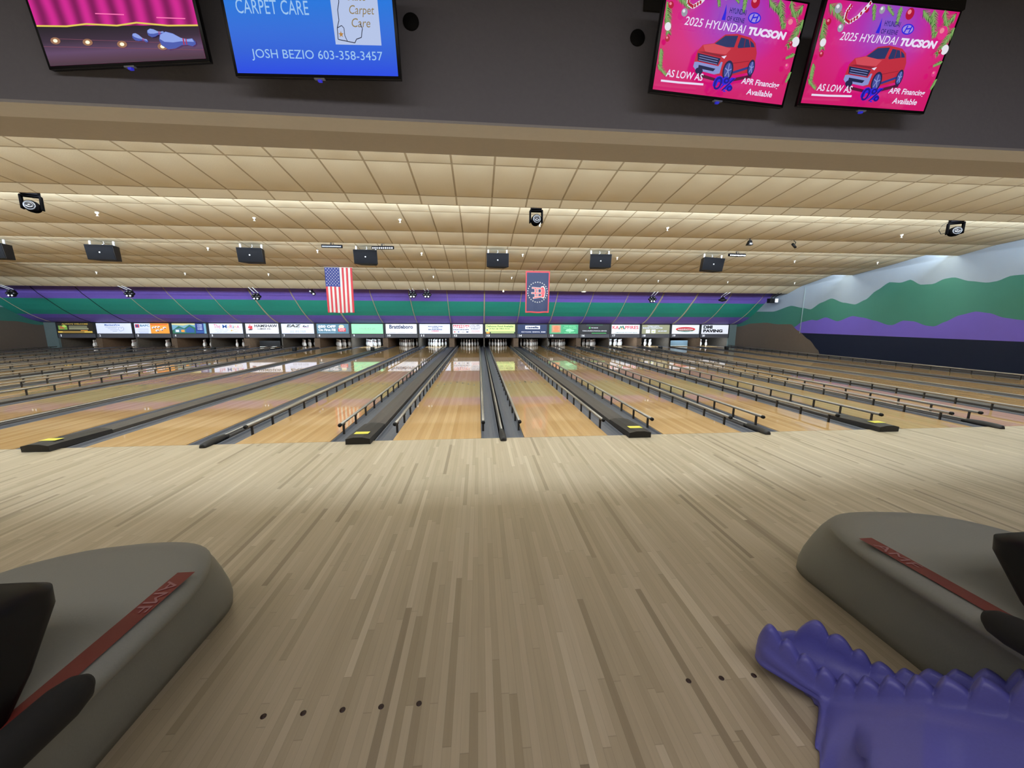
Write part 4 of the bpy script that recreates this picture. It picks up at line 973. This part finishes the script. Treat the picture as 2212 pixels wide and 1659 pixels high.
# ------------------------------------------------------------------ blue dinosaur-shaped ball ramp
RAMP = mat('ramp_blue', '#6363bb', .42, noise=.06, scale=150, bump=.06)
D = Vector((.6, -.8, 0)); FN = Vector((.8, .6, 0)); O = Vector((.83, -3.14, 0))
def scallop(T, s):
    # round crests, pointed valleys
    if s <= T[0][0]: return T[0][1]
    for (a, za), (b, zb) in zip(T, T[1:]):
        if s <= b:
            t = (s-a)/(b-a)
            return za+(zb-za)*math.sin(PI/2*t)**.9 if zb > za else zb+(za-zb)*math.sin(PI/2*(1-t))**.9
    return T[-1][1]
def smooth(T, s):
    if s <= T[0][0]: return T[0][1]
    for (a, za), (b, zb) in zip(T, T[1:]):
        if s <= b:
            t = max(0, min(1, ((s-a)/(b-a)-.14)/.72)); t = t*t*(3-2*t); return za+(zb-za)*t
    return T[-1][1]
def linear(T, s):
    if s <= T[0][0]: return T[0][1]
    for (a, za), (b, zb) in zip(T, T[1:]):
        if s <= b: return za+(zb-za)*(s-a)/(b-a)
    return T[-1][1]
NEARW = [(.03, .12), (.075, .206), (.122, .159), (.138, .179), (.181, .135), (.198, .156), (.241, .115), (.258, .143), (.297, .113), (.314, .158), (.349, .138), (.366, .192), (.403, .182), (.420, .238), (.461, .225), (.478, .287), (.519, .269), (.536, .33), (.584, .316), (.602, .381), (.653, .362), (.672, .43), (.72, .42)]
FARW = [(.03, .05), (.093, .067), (.139, .104), (.203, .2), (.242, .156), (.271, .182), (.318, .14), (.338, .163), (.374, .122), (.398, .152), (.438, .13), (.460, .173), (.490, .164), (.518, .216), (.550, .212), (.572, .258), (.606, .252), (.630, .306), (.670, .288), (.690, .352), (.72, .34)]
RIDGE = [(.03, .10), (.053, .117), (.141, .087), (.217, .065), (.287, .058), (.356, .109), (.506, .234), (.72, .35)]
LEDGE = [(.03, .05), (.2, .045), (.277, .052), (.352, .105), (.412, .175), (.527, .285), (.72, .39)]
BOT = [(.03, .075), (.124, .075), (.182, .030), (.232, .002), (.255, -.02), (.290, -.21), (.315, -.29), (.45, -.42), (.72, -.46)]
BED = [(.03, .03), (.2, .035), (.35, .055), (.5, .13), (.72, .26)]
mb = MB(); rows = []
NSEC = 230; S0, S1 = .035, .695
for i in range(NSEC+1):
    s = S0+(S1-S0)*i/NSEC
    e = min(1, (s-S0)/.055); e = math.sqrt(max(0, 1-(1-e)**2))
    zn, zf, zr, zl, ob, zb = scallop(NEARW, s), scallop(FARW, s), linear(RIDGE, s), linear(LEDGE, s), smooth(BOT, s), linear(BED, s)
    fl = max(0, min(1, (s-.25)/.07)); fl = fl*fl*(3-2*fl)
    ol = -.028-.072*fl
    om = ob*.55+ol*.45 if fl > 0 else (ob+ol)/2
    bump = .05*math.sin((s-.30)*30)*fl
    w0 = .19
    zl = min(zl, zr-.015)
    side = []
    for q in (.15, .28, .41, .54, .67, .80):                 # body panel with diagonal folds
        u = s-.19*(1-q); st = lambda e0, e1: (lambda t_: t_*t_*(3-2*t_))(max(0, min(1, (u-e0)/(e1-e0))))
        fold = .10*fl*(st(.325, .350)-st(.46, .55))*min(1, (1-q)*5)
        side.append((ob+(ol-ob)*q**1.15-.008-fold, zl*q+.02*(1-q)*fl*q+fold*.35))
    P0 = [(ob, .003), (ob-.004, .012)] + side + [(ol-.012, zl*.92), (ol, zl), (ol*.6-.014, zl+(zr-zl)*.35+.002), (-.032, zr-.004), (-.026, zr+.006),
          (-.016, zr+(zn-zr)*.35), (-.016, zn-.012), (-.008, zn-.001), (.002, zn+.002), (.020, zn+.001), (.029, zn-.008), (.033, zn-(zn-zb)*.5), (.048, zb+.018), (.072, zb+.004),
          (w0/2, zb), (w0-.066, zb+.006), (w0-.036, zb+.022), (w0-.022, zf-(zf-zb)*.4), (w0-.019, zf-.006), (w0-.011, zf), (w0+.008, zf-.001), (w0+.014, zf-.012), (w0+.014, zf*.5+.01), (w0+.010, .012), (w0+.010, .003)]
    k = .30+.70*e; c0 = .085
    rows.append([O + D*s + FN*(c0+(o-c0)*k) + Vector((0, 0, z*(.55+.45*e) if z > .01 else z)) for o, z in P0])
mb.loft(rows, RAMP, closed=True); r_ = mb.build('bowling_ramp')
tag(r_, 'blue plastic dinosaur-shaped ball ramp with scalloped ridges standing on the approach', 'bowling ramp')
